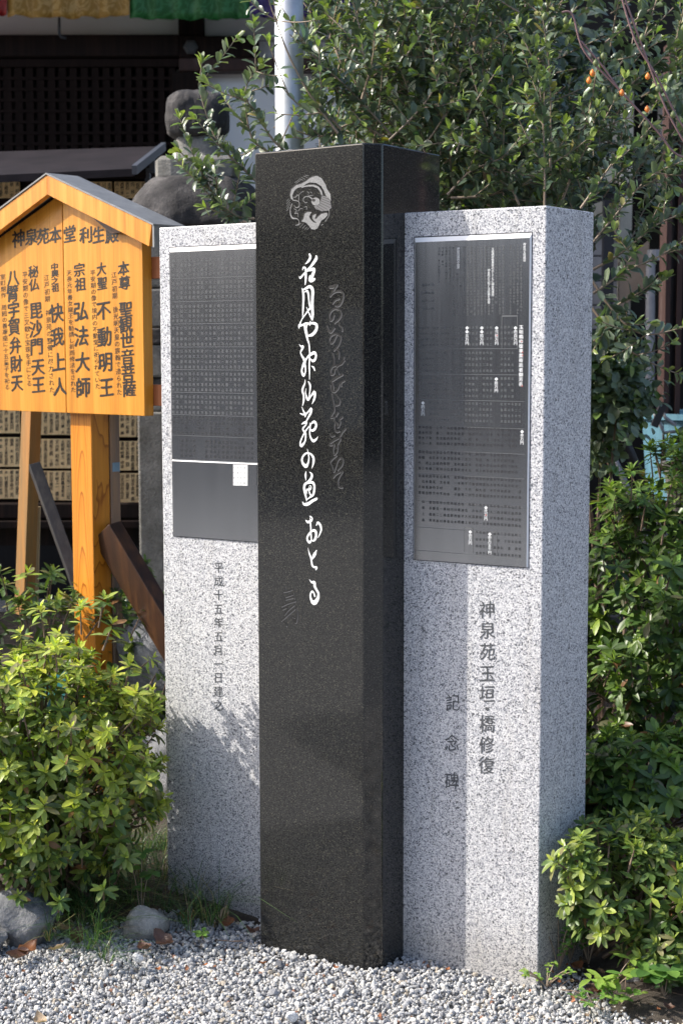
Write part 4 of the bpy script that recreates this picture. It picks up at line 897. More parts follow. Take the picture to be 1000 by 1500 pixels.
# clump palettes: leaf colours, the last azalea set darkened to paint shade
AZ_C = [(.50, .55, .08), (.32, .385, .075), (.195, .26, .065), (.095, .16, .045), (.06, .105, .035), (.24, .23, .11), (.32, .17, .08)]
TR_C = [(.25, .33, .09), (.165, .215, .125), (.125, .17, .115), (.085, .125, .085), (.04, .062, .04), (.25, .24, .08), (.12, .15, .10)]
AZ_SHADE = [(.30, .41, .07), (.20, .30, .06), (.13, .21, .055), (.08, .14, .04), (.035, .065, .025), (.14, .14, .07), (.2, .1, .05)]  # azalea tones darkened, shade painted in for the right-hand bushes
class Leaves:
    def __init__(s, tmpl, pal): s.t = tmpl; s.pal = pal; s.P = []; s.R = []; s.S = []; s.c = []; s.k = []
    def add(s, P, dirv, upv, L, c, k=None):
        d = np.array(dirv, float); d /= (np.linalg.norm(d) + 1e-9); x = np.cross(d, upv); n = np.linalg.norm(x)
        if n < 1e-4: x = np.cross(d, (1, .1, 0)); n = np.linalg.norm(x)
        x /= n; z = np.cross(x, d)
        s.P.append(P); s.R.append(np.stack([x, d, z], 1)); s.S.append(L); s.c.append(c); s.k.append(random.randrange(len(s.t)) if k is None else k)
    def filt(s, fn):
        keep = [i for i, p in enumerate(s.P) if fn(p)]
        for a in 'P R S c k'.split(): setattr(s, a, [getattr(s, a)[i] for i in keep])
    def build(s, parent, m, nobj=300, name='leaf', stuff='foliage', maxpx=0):
        P = np.array(s.P); Rm = np.array(s.R); S = np.array(s.S); c = np.array(s.c); k = np.array(s.k); n = len(P)
        tip = P + Rm[:, :, 1] * (S * .5)[:, None]
        q = tip - CAM; dep = q @ fw; X = 500 + FPX * (q @ rt) / dep; Y = 750 - FPX * (q @ up) / dep
        best = {}
        for i in np.argsort(dep):
            if not (-5 < X[i] < 1005 and -5 < Y[i] < 1505): continue
            key = (int(X[i] // 9), int(Y[i] // 9))
            if key not in best: best[key] = i
        cand = np.array(sorted(best.values(), key=lambda i: -S[i] / dep[i] * (.4 + abs(Rm[i, :, 2] @ fw)))[:nobj], int)
        sel = np.zeros(n, bool); sel[cand] = True
        off = Vector(parent.location)
        meshes = {}
        for i in cand:
            key = (int(k[i]), int(c[i]))
            if key not in meshes:
                V, F = s.t[key[0]]; me = fastmesh(name, V, F, np.tile(s.pal[key[1]], (len(V), 1)), m); meshes[key] = me
            o = bpy.data.objects.new(name, meshes[key]); COL.objects.link(o); o.parent = parent
            Mx = Matrix.Identity(4)
            for a in range(3):
                for b in range(3): Mx[a][b] = Rm[i, a, b] * S[i]
                Mx[a][3] = P[i, a] - off[a]
            o.matrix_basis = Mx
        rest = ~sel
        if rest.any():
            Vs, Fs, Cs, b = [], [], [], 0
            for kk in range(len(s.t)):
                idx = np.where(rest & (k == kk))[0]
                if not len(idx): continue
                V, F = s.t[kk]; nv = len(V)
                W = np.einsum('nij,vj->nvi', Rm[idx] * S[idx][:, None, None], V) + P[idx][:, None, :]
                col = np.array(s.pal)[c[idx]] * rng.uniform(.75, 1.25, (len(idx), 1)) * (1 + rng.normal(0, .05, (len(idx), 3)))
                Vs.append(W.reshape(-1, 3)); Fs.append((F[None] + (np.arange(len(idx)) * nv)[:, None, None]).reshape(-1, 4) + b); b += len(idx) * nv
                Cs.append(np.repeat(np.clip(col, 0, 1), nv, 0))
            V = np.concatenate(Vs) - np.array(off); me = fastmesh(stuff, V, np.concatenate(Fs), np.concatenate(Cs), m)
            o = bpy.data.objects.new(stuff, me); COL.objects.link(o); o.parent = parent; o['kind'] = 'stuff'
SLABS = [np.array(p) for p in ([A, B, C, D, E_], [GL, GR, GK, GL2], [LL, LR, LR + sd * .2, LL + sd * .2])]
def in_poly(x, y, P, mg=.01):
    c = P.mean(0); Q = c + (P - c) * (1 + mg / .12); ins = False; n = len(Q); j = n - 1
    for i in range(n):
        if (Q[i][1] > y) != (Q[j][1] > y) and x < (Q[j][0] - Q[i][0]) * (y - Q[i][1]) / (Q[j][1] - Q[i][1]) + Q[i][0]: ins = not ins
        j = i
    return ins
def clear(p, mg=.012): return p[2] > 2.1 or not any(in_poly(p[0], p[1], P, mg) for P in SLABS)
def unit(v): v = np.array(v, float); return v / (np.linalg.norm(v) + 1e-9)
def rosette(lv, P, ax, L, n=8, bright=0, droop=0.0, cen=3):
    ax = unit(ax); ref = unit(np.cross(ax, (.3, .9, .1))); r2 = np.cross(ax, ref); ph = random.uniform(0, 6.28)
    for i in range(n + cen):
        az = ph + i * 2.4; inner = i >= n
        el = random.uniform(.9, 1.25) if inner else random.uniform(-.05, .6) + (.15 if i > n / 2 else 0)
        d = unit(ax * math.sin(el) + (ref * math.cos(az) + r2 * math.sin(az)) * math.cos(el)); d[2] -= 0 if inner else droop * random.random(); d = unit(d)
        l = L * (random.uniform(.45, .65) if inner else random.uniform(.8, 1.15))
        c = bright + (0 if inner else random.choice((0, 1, 1, 2))); c = max(0, min(4, c))
        if not inner and random.random() < .10: c = random.choice((5, 5, 5, 6, 4))
        lv.add(np.array(P) + ax * (.004 if inner else -.006 * (i % 3)), d, ax, l, c)
def shrub(name, label, cen, rad, ntips, root, L=.05, bright=1, up_b=.6, nobj=300, fillc=3, fill=500, only=None, zmin=.05, stemp=.22, lean=None, extra=(), minel=-.5, cat='shrub', tmpl=None, pal=None, matl=None, droop=.35, nl=8):
    t = empty(name, (float(root[0]), float(root[1]), 0), label, cat, )
    lv = Leaves(tmpl or AZ_T, pal or AZ_C); st = MB(); cen = np.array(cen, float); rad = np.array(rad, float)
    tips = []
    tries = 0
    while len(tips) < ntips and tries < ntips * 30:
        tries += 1
        d = unit(rng.normal(size=3)); 
        if d[2] < minel: continue
        if d[1] > .45 and random.random() < .7: continue
        lump = 1 + .10 * math.sin(d[0] * 5 + cen[0] * 9) * math.sin(d[2] * 6 + 1) 
        P = cen + d * rad * lump * random.uniform(.80, 1.06)
        if P[2] < zmin or not clear(P, .02) or (only and not only(P)): continue
        tips.append((P, unit(d * rad / rad.max() * .8 + np.array((0, -.12, up_b)) + rng.normal(size=3) * .22)))
    for e in extra: tips.append((np.array(e[0], float), unit(e[1])))
    for P, ax in tips:
        Ls = L * random.uniform(.8, 1.15)
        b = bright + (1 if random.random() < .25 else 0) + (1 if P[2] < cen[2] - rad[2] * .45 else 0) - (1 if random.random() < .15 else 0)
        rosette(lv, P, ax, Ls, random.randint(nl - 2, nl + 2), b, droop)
        q = P - ax * L * 1.0
        for i in range(4):
            az = random.uniform(0, 6.28); rr1 = unit(np.cross(ax, (math.cos(az), math.sin(az), .2)))
            lv.add(P - ax * L * (.35 + .28 * i), unit(rr1 + ax * .2 + np.array((0, 0, -droop * .8))), ax, Ls * random.uniform(.8, 1.1), min(4, b + random.choice((1, 2, 2))))
        rt_ = np.array((root[0], root[1], 0.02)) + rng.normal(size=3) * (.05, .05, 0)
        mid = (q * .55 + cen * .25 + rt_ * .2)
        if clear(mid) and random.random() < stemp: st.tube([rt_, (rt_ + mid) / 2 + rng.normal(size=3) * .015, mid, q, P - ax * .01], [.006, .005, .0038, .0024, .0016], 4, cap=False)
        else: st.tube([q - ax * .04, q, P - ax * .01], [.003, .0026, .0018], 4, cap=False)
    for i in range(fill):
        d = unit(rng.normal(size=3)); P = cen + d * rad * random.uniform(.25, .82)
        if P[2] < zmin * .5 or d[2] < minel - .2 or not clear(P, .03) or (only and not only(P)): continue
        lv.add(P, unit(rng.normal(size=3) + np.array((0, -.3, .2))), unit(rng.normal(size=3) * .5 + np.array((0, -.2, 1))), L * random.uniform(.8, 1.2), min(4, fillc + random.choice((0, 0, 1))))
    lv.filt(lambda p: clear(p, .008) and p[2] > .01)
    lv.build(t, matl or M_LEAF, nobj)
    st.build('stems', M_STEM, t, smooth=True, recalc=False)
    return t

def P3(x, y, Y): return atY(x, y, Y)
# left sunlit azalea
LOW = []
for _ in range(34):
    x, y = random.uniform(0, 235), random.uniform(1060, 1290)
    if y > 1150 and x > 190: continue
    LOW.append((P3(x, y, random.uniform(3.9, 4.03)), (random.uniform(-.3, .4), -.6, random.uniform(.4, .9))))
for _ in range(26):
    x = random.uniform(0, 225); y = random.uniform(925, 1000) + max(0, x - 130) * .7
    LOW.append((P3(x, y, random.uniform(3.98, 4.15)), (random.uniform(-.2, .4), -.3, 1)))
c = P3(88, 1085, 4.12)
def ok_left(P): return P[0] < -.43 or P[1] < 4.02 + (-.485 - P[0]) * .6
shrub('azalea_shrub', 'sunlit yellow-green azalea bush left of the monument, in front of the sign post', (c[0] - .10, 4.12, c[2] - .085), (.385, .27, .345), 430, (c[0], 4.2), .038, 0, .75, 300, 2, 2300, zmin=.07, minel=-.75,
      only=lambda P: P[0] < -.475 or (P[1] < 4.1 and P[0] < -.455),
      extra=[(P3(60, 893, 4.15), (-.1, -.1, 1)), (P3(118, 888, 4.1), (0, -.1, 1)), (P3(152, 878, 4.05), (.2, -.1, 1)), (P3(165, 915, 4.05), (.4, -.2, 1)), (P3(222, 965, 4.1), (.7, -.2, .6)),
             (P3(200, 1045, 4.0), (.5, -.3, .8)), (P3(120, 1245, 3.92), (.1, -.6, .8)), (P3(155, 1178, 3.95), (.1, -.7, .6)), (P3(28, 1312, 3.86), (0, -.6, .9)), (P3(88, 1320, 3.84), (.2, -.6, .9)), (P3(152, 1302, 3.86), (.1, -.6, .9)), (P3(178, 1268, 3.95), (.3, -.5, .8)), (P3(35, 1200, 3.9), (0, -.6, .8)), (P3(85, 1255, 3.9), (0, -.6, .8)), (P3(15, 1275, 3.88), (-.1, -.6, .8))] + LOW)
# shaded azaleas behind the post
c = P3(60, 900, 5.2)
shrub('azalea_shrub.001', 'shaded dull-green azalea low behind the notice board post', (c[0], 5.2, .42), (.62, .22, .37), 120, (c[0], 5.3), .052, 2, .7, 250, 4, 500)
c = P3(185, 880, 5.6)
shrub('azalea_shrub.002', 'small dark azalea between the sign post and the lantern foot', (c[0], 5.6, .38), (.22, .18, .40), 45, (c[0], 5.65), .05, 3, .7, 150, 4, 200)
# right azaleas
c = P3(965, 870, 4.75)
shrub('azalea_shrub.003', 'big green azalea mass right of the monument below the blue tub', (c[0] + .12, 4.75, .62), (.46, .36, .60), 460, (c[0], 4.9), .048, 1, .8, 300, 2, 2200, stemp=.04, pal=AZ_SHADE,
      extra=[(P3(925, 690, 4.5), (0, -.1, 1)), (P3(945, 735, 4.45), (.1, -.2, 1)), (P3(985, 700, 4.5), (.2, -.1, 1)), (P3(895, 715, 4.5), (-.2, -.2, 1)), (P3(975, 755, 4.4), (.1, -.2, 1)), (P3(880, 800, 4.4), (-.2, -.4, .9)), (P3(905, 830, 4.3), (0, -.5, .8)), (P3(985, 830, 4.3), (.1, -.5, .8))])
c = P3(930, 1140, 4.1)
shrub('azalea_shrub.004', 'mid-height azalea right of the grey slab with one reddish leaf', (c[0] + .03, 4.1, c[2] - .02), (.26, .17, .15), 110, (c[0], 4.15), .05, 1, .8, 250, 3, 250, zmin=.2, pal=AZ_SHADE,
      extra=[(P3(925, 1090, 4.0), (.1, -.2, 1)), (P3(890, 1105, 4.0), (-.2, -.3, 1)), (P3(1000, 1130, 4.0), (.2, -.3, 1))])
c = P3(915, 1290, 3.68)
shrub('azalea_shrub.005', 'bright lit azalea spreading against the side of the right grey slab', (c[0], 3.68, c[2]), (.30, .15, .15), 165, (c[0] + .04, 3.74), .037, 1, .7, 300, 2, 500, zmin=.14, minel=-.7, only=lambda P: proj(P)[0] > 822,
      extra=[(P3(812, 1262, 3.56), (-.8, -.3, .6)), (P3(826, 1240, 3.56), (-.6, -.3, .8)), (P3(838, 1300, 3.55), (-.6, -.4, .3)), (P3(850, 1228, 3.58), (-.2, -.3, 1)), (P3(905, 1355, 3.52), (0, -.6, .6)), (P3(880, 1330, 3.52), (-.2, -.6, .6))])
c = P3(985, 1385, 3.56)
shrub('azalea_shrub.006', 'small leafy azalea shoot at the lower right corner', (c[0] + .03, 3.56, c[2] - .01), (.15, .08, .10), 50, (c[0] + .01, 3.6), .038, 1, .6, 200, 2, 60, zmin=.05)

# glossy-leaved tree: sprigs along given paths plus filling
TRY = []
t_tree = empty('osmanthus_tree', (.55, 5.1, 0), 'spreading tree with small glossy grey-green leaves over the monument', 'tree')
lvT = Leaves(TR_T, TR_C); stT = MB(); stP = MB()
def spline(P, n=6):
    P = [np.array(p, float) for p in P]; out = []
    for i in range(len(P) - 1):
        p0, p1, p2, p3 = P[max(i - 1, 0)], P[i], P[i + 1], P[min(i + 2, len(P) - 1)]
        for t in np.arange(n) / n: out.append(.5 * (2 * p1 + (p2 - p0) * t + (2 * p0 - 5 * p1 + 4 * p2 - p3) * t * t + (3 * p1 - p0 - 3 * p2 + p3) * t ** 3))
    out.append(P[-1]); return out
def sprig(path, L=.04, gap=.016, r0=.0045, start=.1, bright=1, st=None, lv=None, spread=.9, side=0):
    lv = lv or lvT; st = st or stT
    Q = spline(path, 5); n = len(Q); st.tube(Q, list(np.linspace(r0, .0014, n)), 4, cap=False)
    seg = [np.linalg.norm(Q[i + 1] - Q[i]) for i in range(n - 1)]; tot = sum(seg); s_ = tot * start; i = 0; acc = 0; az = random.uniform(0, 6)
    while s_ < tot:
        while i < n - 2 and acc + seg[i] < s_: acc += seg[i]; i += 1
        f = (s_ - acc) / (seg[i] + 1e-9); P = Q[i] * (1 - f) + Q[i + 1] * f; d = unit(Q[i + 1] - Q[i])
        for r in range(2):
            az += 2.5 if r == 0 else math.pi + random.uniform(-.5, .5); a = unit(np.cross(d, (.2, .3, 1))); b = np.cross(d, a)
            o = a * math.cos(az) + b * math.sin(az); fr = s_ / tot
            c = bright + random.choice((0, 1, 1, 2, 2)) if fr < .85 else random.choice((0, 0, 1, 6))
            if random.random() < .015: c = 5
            lv.add(P, unit(o * spread + d * random.uniform(.4, 1.1)), unit(d * .6 + np.array((0, -.2, .8)) + rng.normal(size=3) * .35), L * random.uniform(.65, 1.15) * (1 - .25 * fr), min(6, c))
        s_ += gap * random.uniform(.7, 1.4)
    for r in range(3): lv.add(Q[-1], unit(d + rng.normal(size=3) * .45), unit(rng.normal(size=3) + (0, 0, 1)), L * .7, random.choice((0, 0, 1)))
    if side:
        for k in range(side):
            i = random.randrange(int(n * .15), n - 2); d = unit(Q[i + 1] - Q[i]); o = unit(d + rng.normal(size=3) * (.7, .35, .7)); l = random.uniform(.07, .16)
            sprig([Q[i], Q[i] + o * l * .5 + (0, 0, .005), Q[i] + o * l + (0, 0, .02)], L * .9, gap, .0022, .1, bright, st, lv)
def sp(pts, Ya, Yb=None, **k):
    Yb = Ya if Yb is None else Yb; n = len(pts); sprig([P3(x, y, Ya + (Yb - Ya) * i / (n - 1)) for i, (x, y) in enumerate(pts)], **k)
EX = [([(395, 285), (371, 261), (340, 232), (318, 205), (304, 172), (293, 130), (296, 92)], 4.45, 4.4, 3),
      ([(352, 345), (339, 326), (318, 292), (304, 270), (292, 248), (262, 221)], 4.6, 4.5, 5),
      ([(330, 310), (318, 280), (316, 262), (298, 240)], 4.6, 4.5, 2), ([(372, 320), (350, 318), (325, 300)], 4.6, 4.5, 2),
      ([(440, 240), (400, 205), (372, 160), (352, 142)], 4.5, 4.4, 3), ([(425, 265), (395, 225), (368, 200), (360, 130), (385, 95)], 4.55, 4.5, 4),
      ([(495, 195), (455, 140), (425, 85), (405, 30), (400, -20)], 4.4, 4.3, 6), ([(575, 200), (520, 140), (460, 80), (425, 30)], 4.6, 4.5, 6),
      ([(570, 205), (610, 165), (635, 130), (652, 75)], 4.5, 4.4, 3), ([(530, 145), (545, 90), (549, 45)], 4.5, 4.4, 3), ([(500, 190), (470, 160), (440, 155), (415, 130)], 4.5, 4.4, 3),
      ([(797, 305), (797, 230), (792, 150), (783, 68)], 4.25, 4.2, 7), ([(805, 250), (806, 150), (802, 70)], 4.3, 4.25, 2), ([(850, 305), (880, 262), (903, 228)], 4.15, 4.1, 2),
      ([(640, 250), (700, 190), (760, 110), (830, 40)], 4.8, 4.7, 5), ([(700, 150), (760, 80), (800, 20), (830, -20)], 4.8, 4.7, 4), ([(800, 225), (870, 165), (940, 110), (1000, 60)], 4.7, 4.6, 7),
      ([(868, 430), (920, 395), (960, 378), (1005, 350)], 4.3, 4.25, 3), ([(868, 395), (910, 370), (960, 330), (1005, 310)], 4.35, 4.3, 5), ([(866, 410), (905, 465), (945, 490), (1005, 478)], 4.3, 4.25, 3),
      ([(866, 450), (905, 500), (950, 530), (993, 548)], 4.35, 4.3, 3), ([(870, 500), (900, 450), (940, 430), (975, 408)], 4.4, 4.3, 2), ([(868, 355), (905, 310), (950, 260), (1000, 235)], 4.4, 4.3, 5),
      ([(560, 200), (520, 180), (470, 200), (430, 190)], 4.6, 4.5, 4), ([(660, 290), (720, 285), (780, 260), (830, 200)], 4.5, 4.4, 5), ([(655, 285), (690, 250), (735, 230), (770, 190)], 4.4, 4.3, 4),
      ([(760, 300), (735, 250), (700, 220), (665, 210)], 4.4, 4.3, 4), ([(820, 300), (845, 240), (880, 190), (930, 170)], 4.5, 4.4, 6), ([(620, 215), (650, 170), (680, 90), (700, 20)], 4.6, 4.5, 6)]
for pts, ya, yb_, sd2 in EX: sp(pts, ya, yb_, L=.046, side=sd2, bright=1)
# random filling of the crown
def mask(x, y):
    if x < 365 or y > 315: return False
    if x < 452: return y < 10 and random.random() < .4
    if x < 480: return y < 150 and random.random() < .5
    if x < 560: return random.random() < .55 + .4 * (x - 470) / 90
    if x > 760 and y < 95: return random.random() < .12
    if x > 860 and y > 240: return random.random() < .12
    if x > 900: return random.random() < .25
    if x > 850: return random.random() < .5
    return True
cnt = 0
while cnt < 560:
    x, y = random.uniform(365, 1060), random.uniform(-90, 315)
    if not mask(x, y): continue
    Y = random.uniform(4.45, 5.5); P = P3(x, y, Y)
    back = unit(np.array((.55 - P[0], 5.1 - P[1], 1.6 - P[2])) + rng.normal(size=3) * .5) * random.uniform(.18, .34)
    sprig([P + back, P + back * .45 + rng.normal(size=3) * .012, P], .044, .018, .003, .05, 2 if Y > 4.9 else 1); cnt += 1
# limbs
for q in ([(.62, 5.1, 0), (.6, 5.05, .9), (.45, 4.95, 1.6), (.2, 4.85, 1.95), (-.02, 4.7, 2.4)], [(.62, 5.1, 0), (.68, 5.1, 1.0), (.7, 5.0, 1.7), (.62, 4.9, 2.3), (.55, 4.8, 2.9)],
          [(.60, 5.1, 1.2), (.5, 5.0, 1.8), (.42, 4.9, 2.3), (.4, 4.8, 2.7)], [(.62, 5.05, .9), (.3, 5.0, 1.4), (-.1, 4.8, 1.8), (-.35, 4.65, 1.9)]):
    stT.tube(spline(q, 6), list(np.linspace(.026, .004, (len(q) - 1) * 6 + 1)), 8)
def polefree(p):
    x, y, _ = proj(p); return not (394 < x < 450 and y < 215 and random.random() < .72)
lvT.filt(lambda p: clear(p, .02) and polefree(p)); lvT.build(t_tree, M_TLEAF, 300); stT.build('branches', M_STEMP, t_tree, smooth=True, recalc=False)
# broad dark leafed shrub behind
def blob(name, label, cen, rad, n, L, tm, pal, cs, ml, root, cat='shrub', nobj=200, stems=14, xmask=None):
    t = empty(name, (root[0], root[1], 0), label, cat); lv = Leaves(tm, pal); st = MB(); cen = np.array(cen); rad = np.array(rad)
    cl = [cen + unit(rng.normal(size=3)) * rad * random.uniform(.3, .9) for _ in range(max(12, n // 40))]
    for i in range(n):
        cc = random.choice(cl); P = cc + rng.normal(size=3) * rad * .16
        if not clear(P) or P[2] < .03 or (xmask and not xmask(P)): continue
        o = unit((P - cen) / rad); lv.add(P, unit(rng.normal(size=3) * .8 + o * .6 + (0, -.2, -.1)), unit(o * .5 + np.array((0, -.4, .9)) + rng.normal(size=3) * .3), L * random.uniform(.7, 1.2), random.choice(cs))
    for cc in cl[:stems]:
        r0 = np.array((root[0], root[1], 0)); st.tube(spline([r0, (r0 + cc) / 2 + rng.normal(size=3) * .05, cc]), list(np.linspace(.012, .002, 13)), 5, cap=False)
    lv.build(t, ml, nobj); st.build('stems', M_STEM, t, smooth=True, recalc=False); return t
c = P3(700, 165, 6.0)
blob('camellia_tree', 'dense dark broad-leaved camellia filling the gap behind the black stone', (c[0], 6.0, c[2]), (.50, .4, .62), 3600, .075, RD_T, TR_C, (2, 3, 3, 4, 4), M_TLEAF, (c[0], 6.1), 'tree', 250)
c = P3(895, 560, 5.3)
blob('euonymus_shrub', 'round-leaved green shrub between the right slab and the blue tub', (c[0] - .02, 5.3, c[2]), (.17, .14, .26), 1500, .042, RD_T, [(.16, .25, .07)] + TR_C[1:], (0, 1, 1, 2, 2), M_TLEAF, (c[0], 5.35), 'shrub', 250, 5)
# purple-stemmed vine with pods
t_v = empty('lantern_vine', (1.25, 4.3, 0), 'thin purplish stems with green seed pods and orange lantern husks at the upper right', 'vine')
vs = MB(); lvV = Leaves(TR_T, TR_C)
for q in ([(1005, 232), (985, 222), (960, 190), (905, 130), (855, 75), (838, 22), (822, 18)], [(1005, 215), (975, 160), (948, 90), (915, 0)], [(1003, 190), (990, 170), (960, 110), (930, 60), (905, -20)], [(905, 130), (880, 95), (850, 60)]):
    Q = spline([P3(x, y, 4.15) for x, y in q]); vs.tube(Q, .0028, 6, cap=False)
vs.tube([P3(1003, 200, 4.15), (1.25, 4.3, 1.2), (1.3, 4.4, 0)], .006, 6)
vs.build('stem', M_STEMU, t_v, smooth=True, recalc=False)
def pod(x, y, r, m_, nm):
    m = MB(); c = P3(x, y, 4.13); m.lathe((c[0], c[1], c[2] - r), [(r * .08, 0), (r * .55, r * .35), (r * .8, r * .9), (r * .6, r * 1.5), (r * .12, r * 2.1)], 8); m.build(nm, m_, t_v, smooth=True)
for x, y in ((797, 24), (828, 30), (812, 32), (883, 82), (940, 55), (884, 132), (901, 143), (866, 165), (946, 182), (955, 205), (963, 130), (985, 168), (872, 92), (851, 45)): pod(x, y, .010, M_POD, 'seed_pod')
for x, y in ((867, 107), (910, 136), (948, 112), (947, 160), (862, 118)): pod(x, y, .009, M_ORANGE, 'orange_husk')

# ------------------------------------------------------------------ gravel, grass, litter
PH = (1 + 5 ** .5) / 2
IV = np.array([(-1, PH, 0), (1, PH, 0), (-1, -PH, 0), (1, -PH, 0), (0, -1, PH), (0, 1, PH), (0, -1, -PH), (0, 1, -PH), (PH, 0, -1), (PH, 0, 1), (-PH, 0, -1), (-PH, 0, 1)]) / math.hypot(1, PH)
IF = np.array([(0, 11, 5), (0, 5, 1), (0, 1, 7), (0, 7, 10), (0, 10, 11), (1, 5, 9), (5, 11, 4), (11, 10, 2), (10, 7, 6), (7, 1, 8), (3, 9, 4), (3, 4, 2), (3, 2, 6), (3, 6, 8), (3, 8, 9), (4, 9, 5), (2, 4, 11), (6, 2, 10), (8, 6, 7), (9, 8, 1)])
def pebbles(name, pts, size, pal, w_, label):
    n = len(pts); V = IV[None] * rng.uniform(.72, 1.25, (n, 12, 1)); S = size * rng.lognormal(0, .28, (n, 1, 1)) * rng.uniform(.6, 1.15, (n, 1, 3)) * np.array((1, 1, .8)); V = V * S
    q = rng.normal(size=(n, 4)); q[:, 1:3] *= .5; q /= np.linalg.norm(q, axis=1)[:, None]; a, b, c, d = q.T
    Rm = np.stack([np.stack([1 - 2 * (c * c + d * d), 2 * (b * c - a * d), 2 * (b * d + a * c)], 1), np.stack([2 * (b * c + a * d), 1 - 2 * (b * b + d * d), 2 * (c * d - a * b)], 1), np.stack([2 * (b * d - a * c), 2 * (c * d + a * b), 1 - 2 * (b * b + c * c)], 1)], 1)
    V = np.einsum('nij,nvj->nvi', Rm, V) + pts[:, None, :]
    pal = np.array(pal); ci = rng.choice(len(pal), n, p=w_); col = pal[ci] * rng.uniform(.85, 1.15, (n, 1))
    Fm = (IF[None] + (np.arange(n) * 12)[:, None, None]).reshape(-1, 3)
    me = fastmesh(name, V.reshape(-1, 3), Fm, np.repeat(col, 12, 0), M_PEB, smooth=False)
    o = bpy.data.objects.new(name, me); COL.objects.link(o); return tagp(o, label, kind='stuff')
def hgt(x, y):
    h = .012 + .006 * np.sin(x * 7 + 1) * np.sin(y * 9)
    return h
PAL = [(.47, .47, .46), (.38, .385, .395), (.58, .57, .55), (.28, .285, .30), (.16, .165, .18), (.42, .37, .30), (.28, .15, .10)]
WT = [.31, .25, .19, .12, .06, .06, .01]
sp_ = .0078
X, Y = np.meshgrid(np.arange(-1.15, 1.2, sp_), np.arange(3.08, 4.22, sp_)); X = X.ravel() + rng.uniform(-.5, .5, X.size) * sp_; Y = Y.ravel() + rng.uniform(-.5, .5, X.size) * sp_
def bed_mask(X, Y):
    k = np.ones(len(X), bool)
    el = 4.05 + .05 * np.sin(X * 9) + .03 * np.sin(X * 23); left = X < -.13; k &= ~(left & (Y > el + rng.normal(0, .02, len(X)))); 
    rbed = np.minimum((X - .56 - .25 * np.maximum(0, 3.75 - Y)) * 5, (Y - 3.46 + .3 * np.maximum(0, .9 - X)) * 5); k &= ~((rbed > rng.normal(.1, .35, len(X))) & (rng.random(len(X)) < .62))
    k &= ~((X > -.1) & (X < .5) & (Y > 4.1)); return k
k = bed_mask(X, Y); X, Y = X[k], Y[k]
ins = np.array([not clear((x, y, 0), .0) for x, y in zip(X, Y)]); X, Y = X[~ins], Y[~ins]
Z = hgt(X, Y) - .030 + rng.uniform(-.006, .006, len(X))
# gravel is heaped a little against the slabs
def hp(x, y, P): 
    c = P.mean(0); return math.exp(-max(0, np.hypot(x - c[0], y - c[1]) - .18) * 14)
Z = Z + np.array([.006 * max(hp(x, y, P) for P in SLABS) for x, y in zip(X, Y)])
pebbles('gravel', np.stack([X, Y, Z], 1), .0056, PAL, WT, 'pale blue-grey crushed gravel around the foot of the monument')
X2, Y2 = np.meshgrid(np.arange(-2.6, 2.6, .02), np.arange(1.2, 3.1, .02)); X2 = X2.ravel() + rng.uniform(-.01, .01, X2.size); Y2 = Y2.ravel() + rng.uniform(-.01, .01, X2.size)
pebbles('gravel.001', np.stack([X2, Y2, np.full(len(X2), -.022)], 1), .011, PAL, WT, 'coarser gravel of the yard nearer the viewer')

def blades(name, centers, label, n=16, L=.16, cs=((.05, .11, .03), (.08, .16, .04), (.03, .075, .025), (.24, .22, .10), (.2, .15, .08)), w_=(.3, .25, .3, .09, .06), wd=.0024):
    Vs, Fs, Cs, b = [], [], [], 0
    for (x, y, r, h) in centers:
        for k_ in range(n):
            a = random.uniform(0, 6.28); rr_ = r * random.random() ** .5; p = np.array((x + rr_ * math.cos(a) * .4, y + rr_ * math.sin(a) * .4, .01)); d = np.array((math.cos(a), math.sin(a), 0))
            l = L * h * random.uniform(.6, 1.25); be = random.uniform(.6, 1.6); sdv = np.array((-d[1], d[0], 0)); ww = wd * random.uniform(.7, 1.2); pts = []
            for s_ in (0, .35, .7, 1):
                q = p + d * l * be * s_ * s_ * .9 + np.array((0, 0, l * (s_ - .5 * be * s_ * s_))); w2 = ww * (1, .9, .6, .05)[(0, .35, .7, 1).index(s_)]; pts += [q - sdv * w2 / 2, q + sdv * w2 / 2]
            Vs += pts; Fs += [(b + 2 * i, b + 2 * i + 1, b + 2 * i + 3, b + 2 * i + 2) for i in range(3)]; Cs += [np.array(random.choices(cs, w_)[0]) * random.uniform(.8, 1.2)] * 8; b += 8
    me = fastmesh(name, np.array(Vs), np.array(Fs), np.array(Cs), M_GRASS, smooth=True); o = bpy.data.objects.new(name, me); COL.objects.link(o); return tagp(o, label, kind='stuff')
gc = []
for _ in range(165):
    x, y = random.uniform(95, 325), random.uniform(1225, 1385)
    if y < 1225 + abs(x - 190) * .1 or (170 < x < 250 and y > 1335) or y > 1330 + 40 * random.random() + (30 if x < 160 else 0): continue
    if x > 245 and y < 1290 + (x - 245) * .5: continue
    p = atZ(x, y, 0.02)
    if clear((p[0], p[1], 0), .03): gc.append((p[0], p[1], .05, random.choice((.5, .7, .9, 1.1, 1.5)) * random.uniform(.8, 1.2)))
gc += [(p[0], p[1], .03, 1.3) for p in (atZ(300, 1345, .02), atZ(308, 1350, .02), atZ(285, 1330, .02))] + [(p[0], p[1], .025, .7) for p in (atZ(150, 1398, .02), atZ(72, 1372, .02), atZ(158, 1405, .02))]
blades('mondo_grass', gc, 'tufts of dark thin mondo grass between the left azalea and the slab')
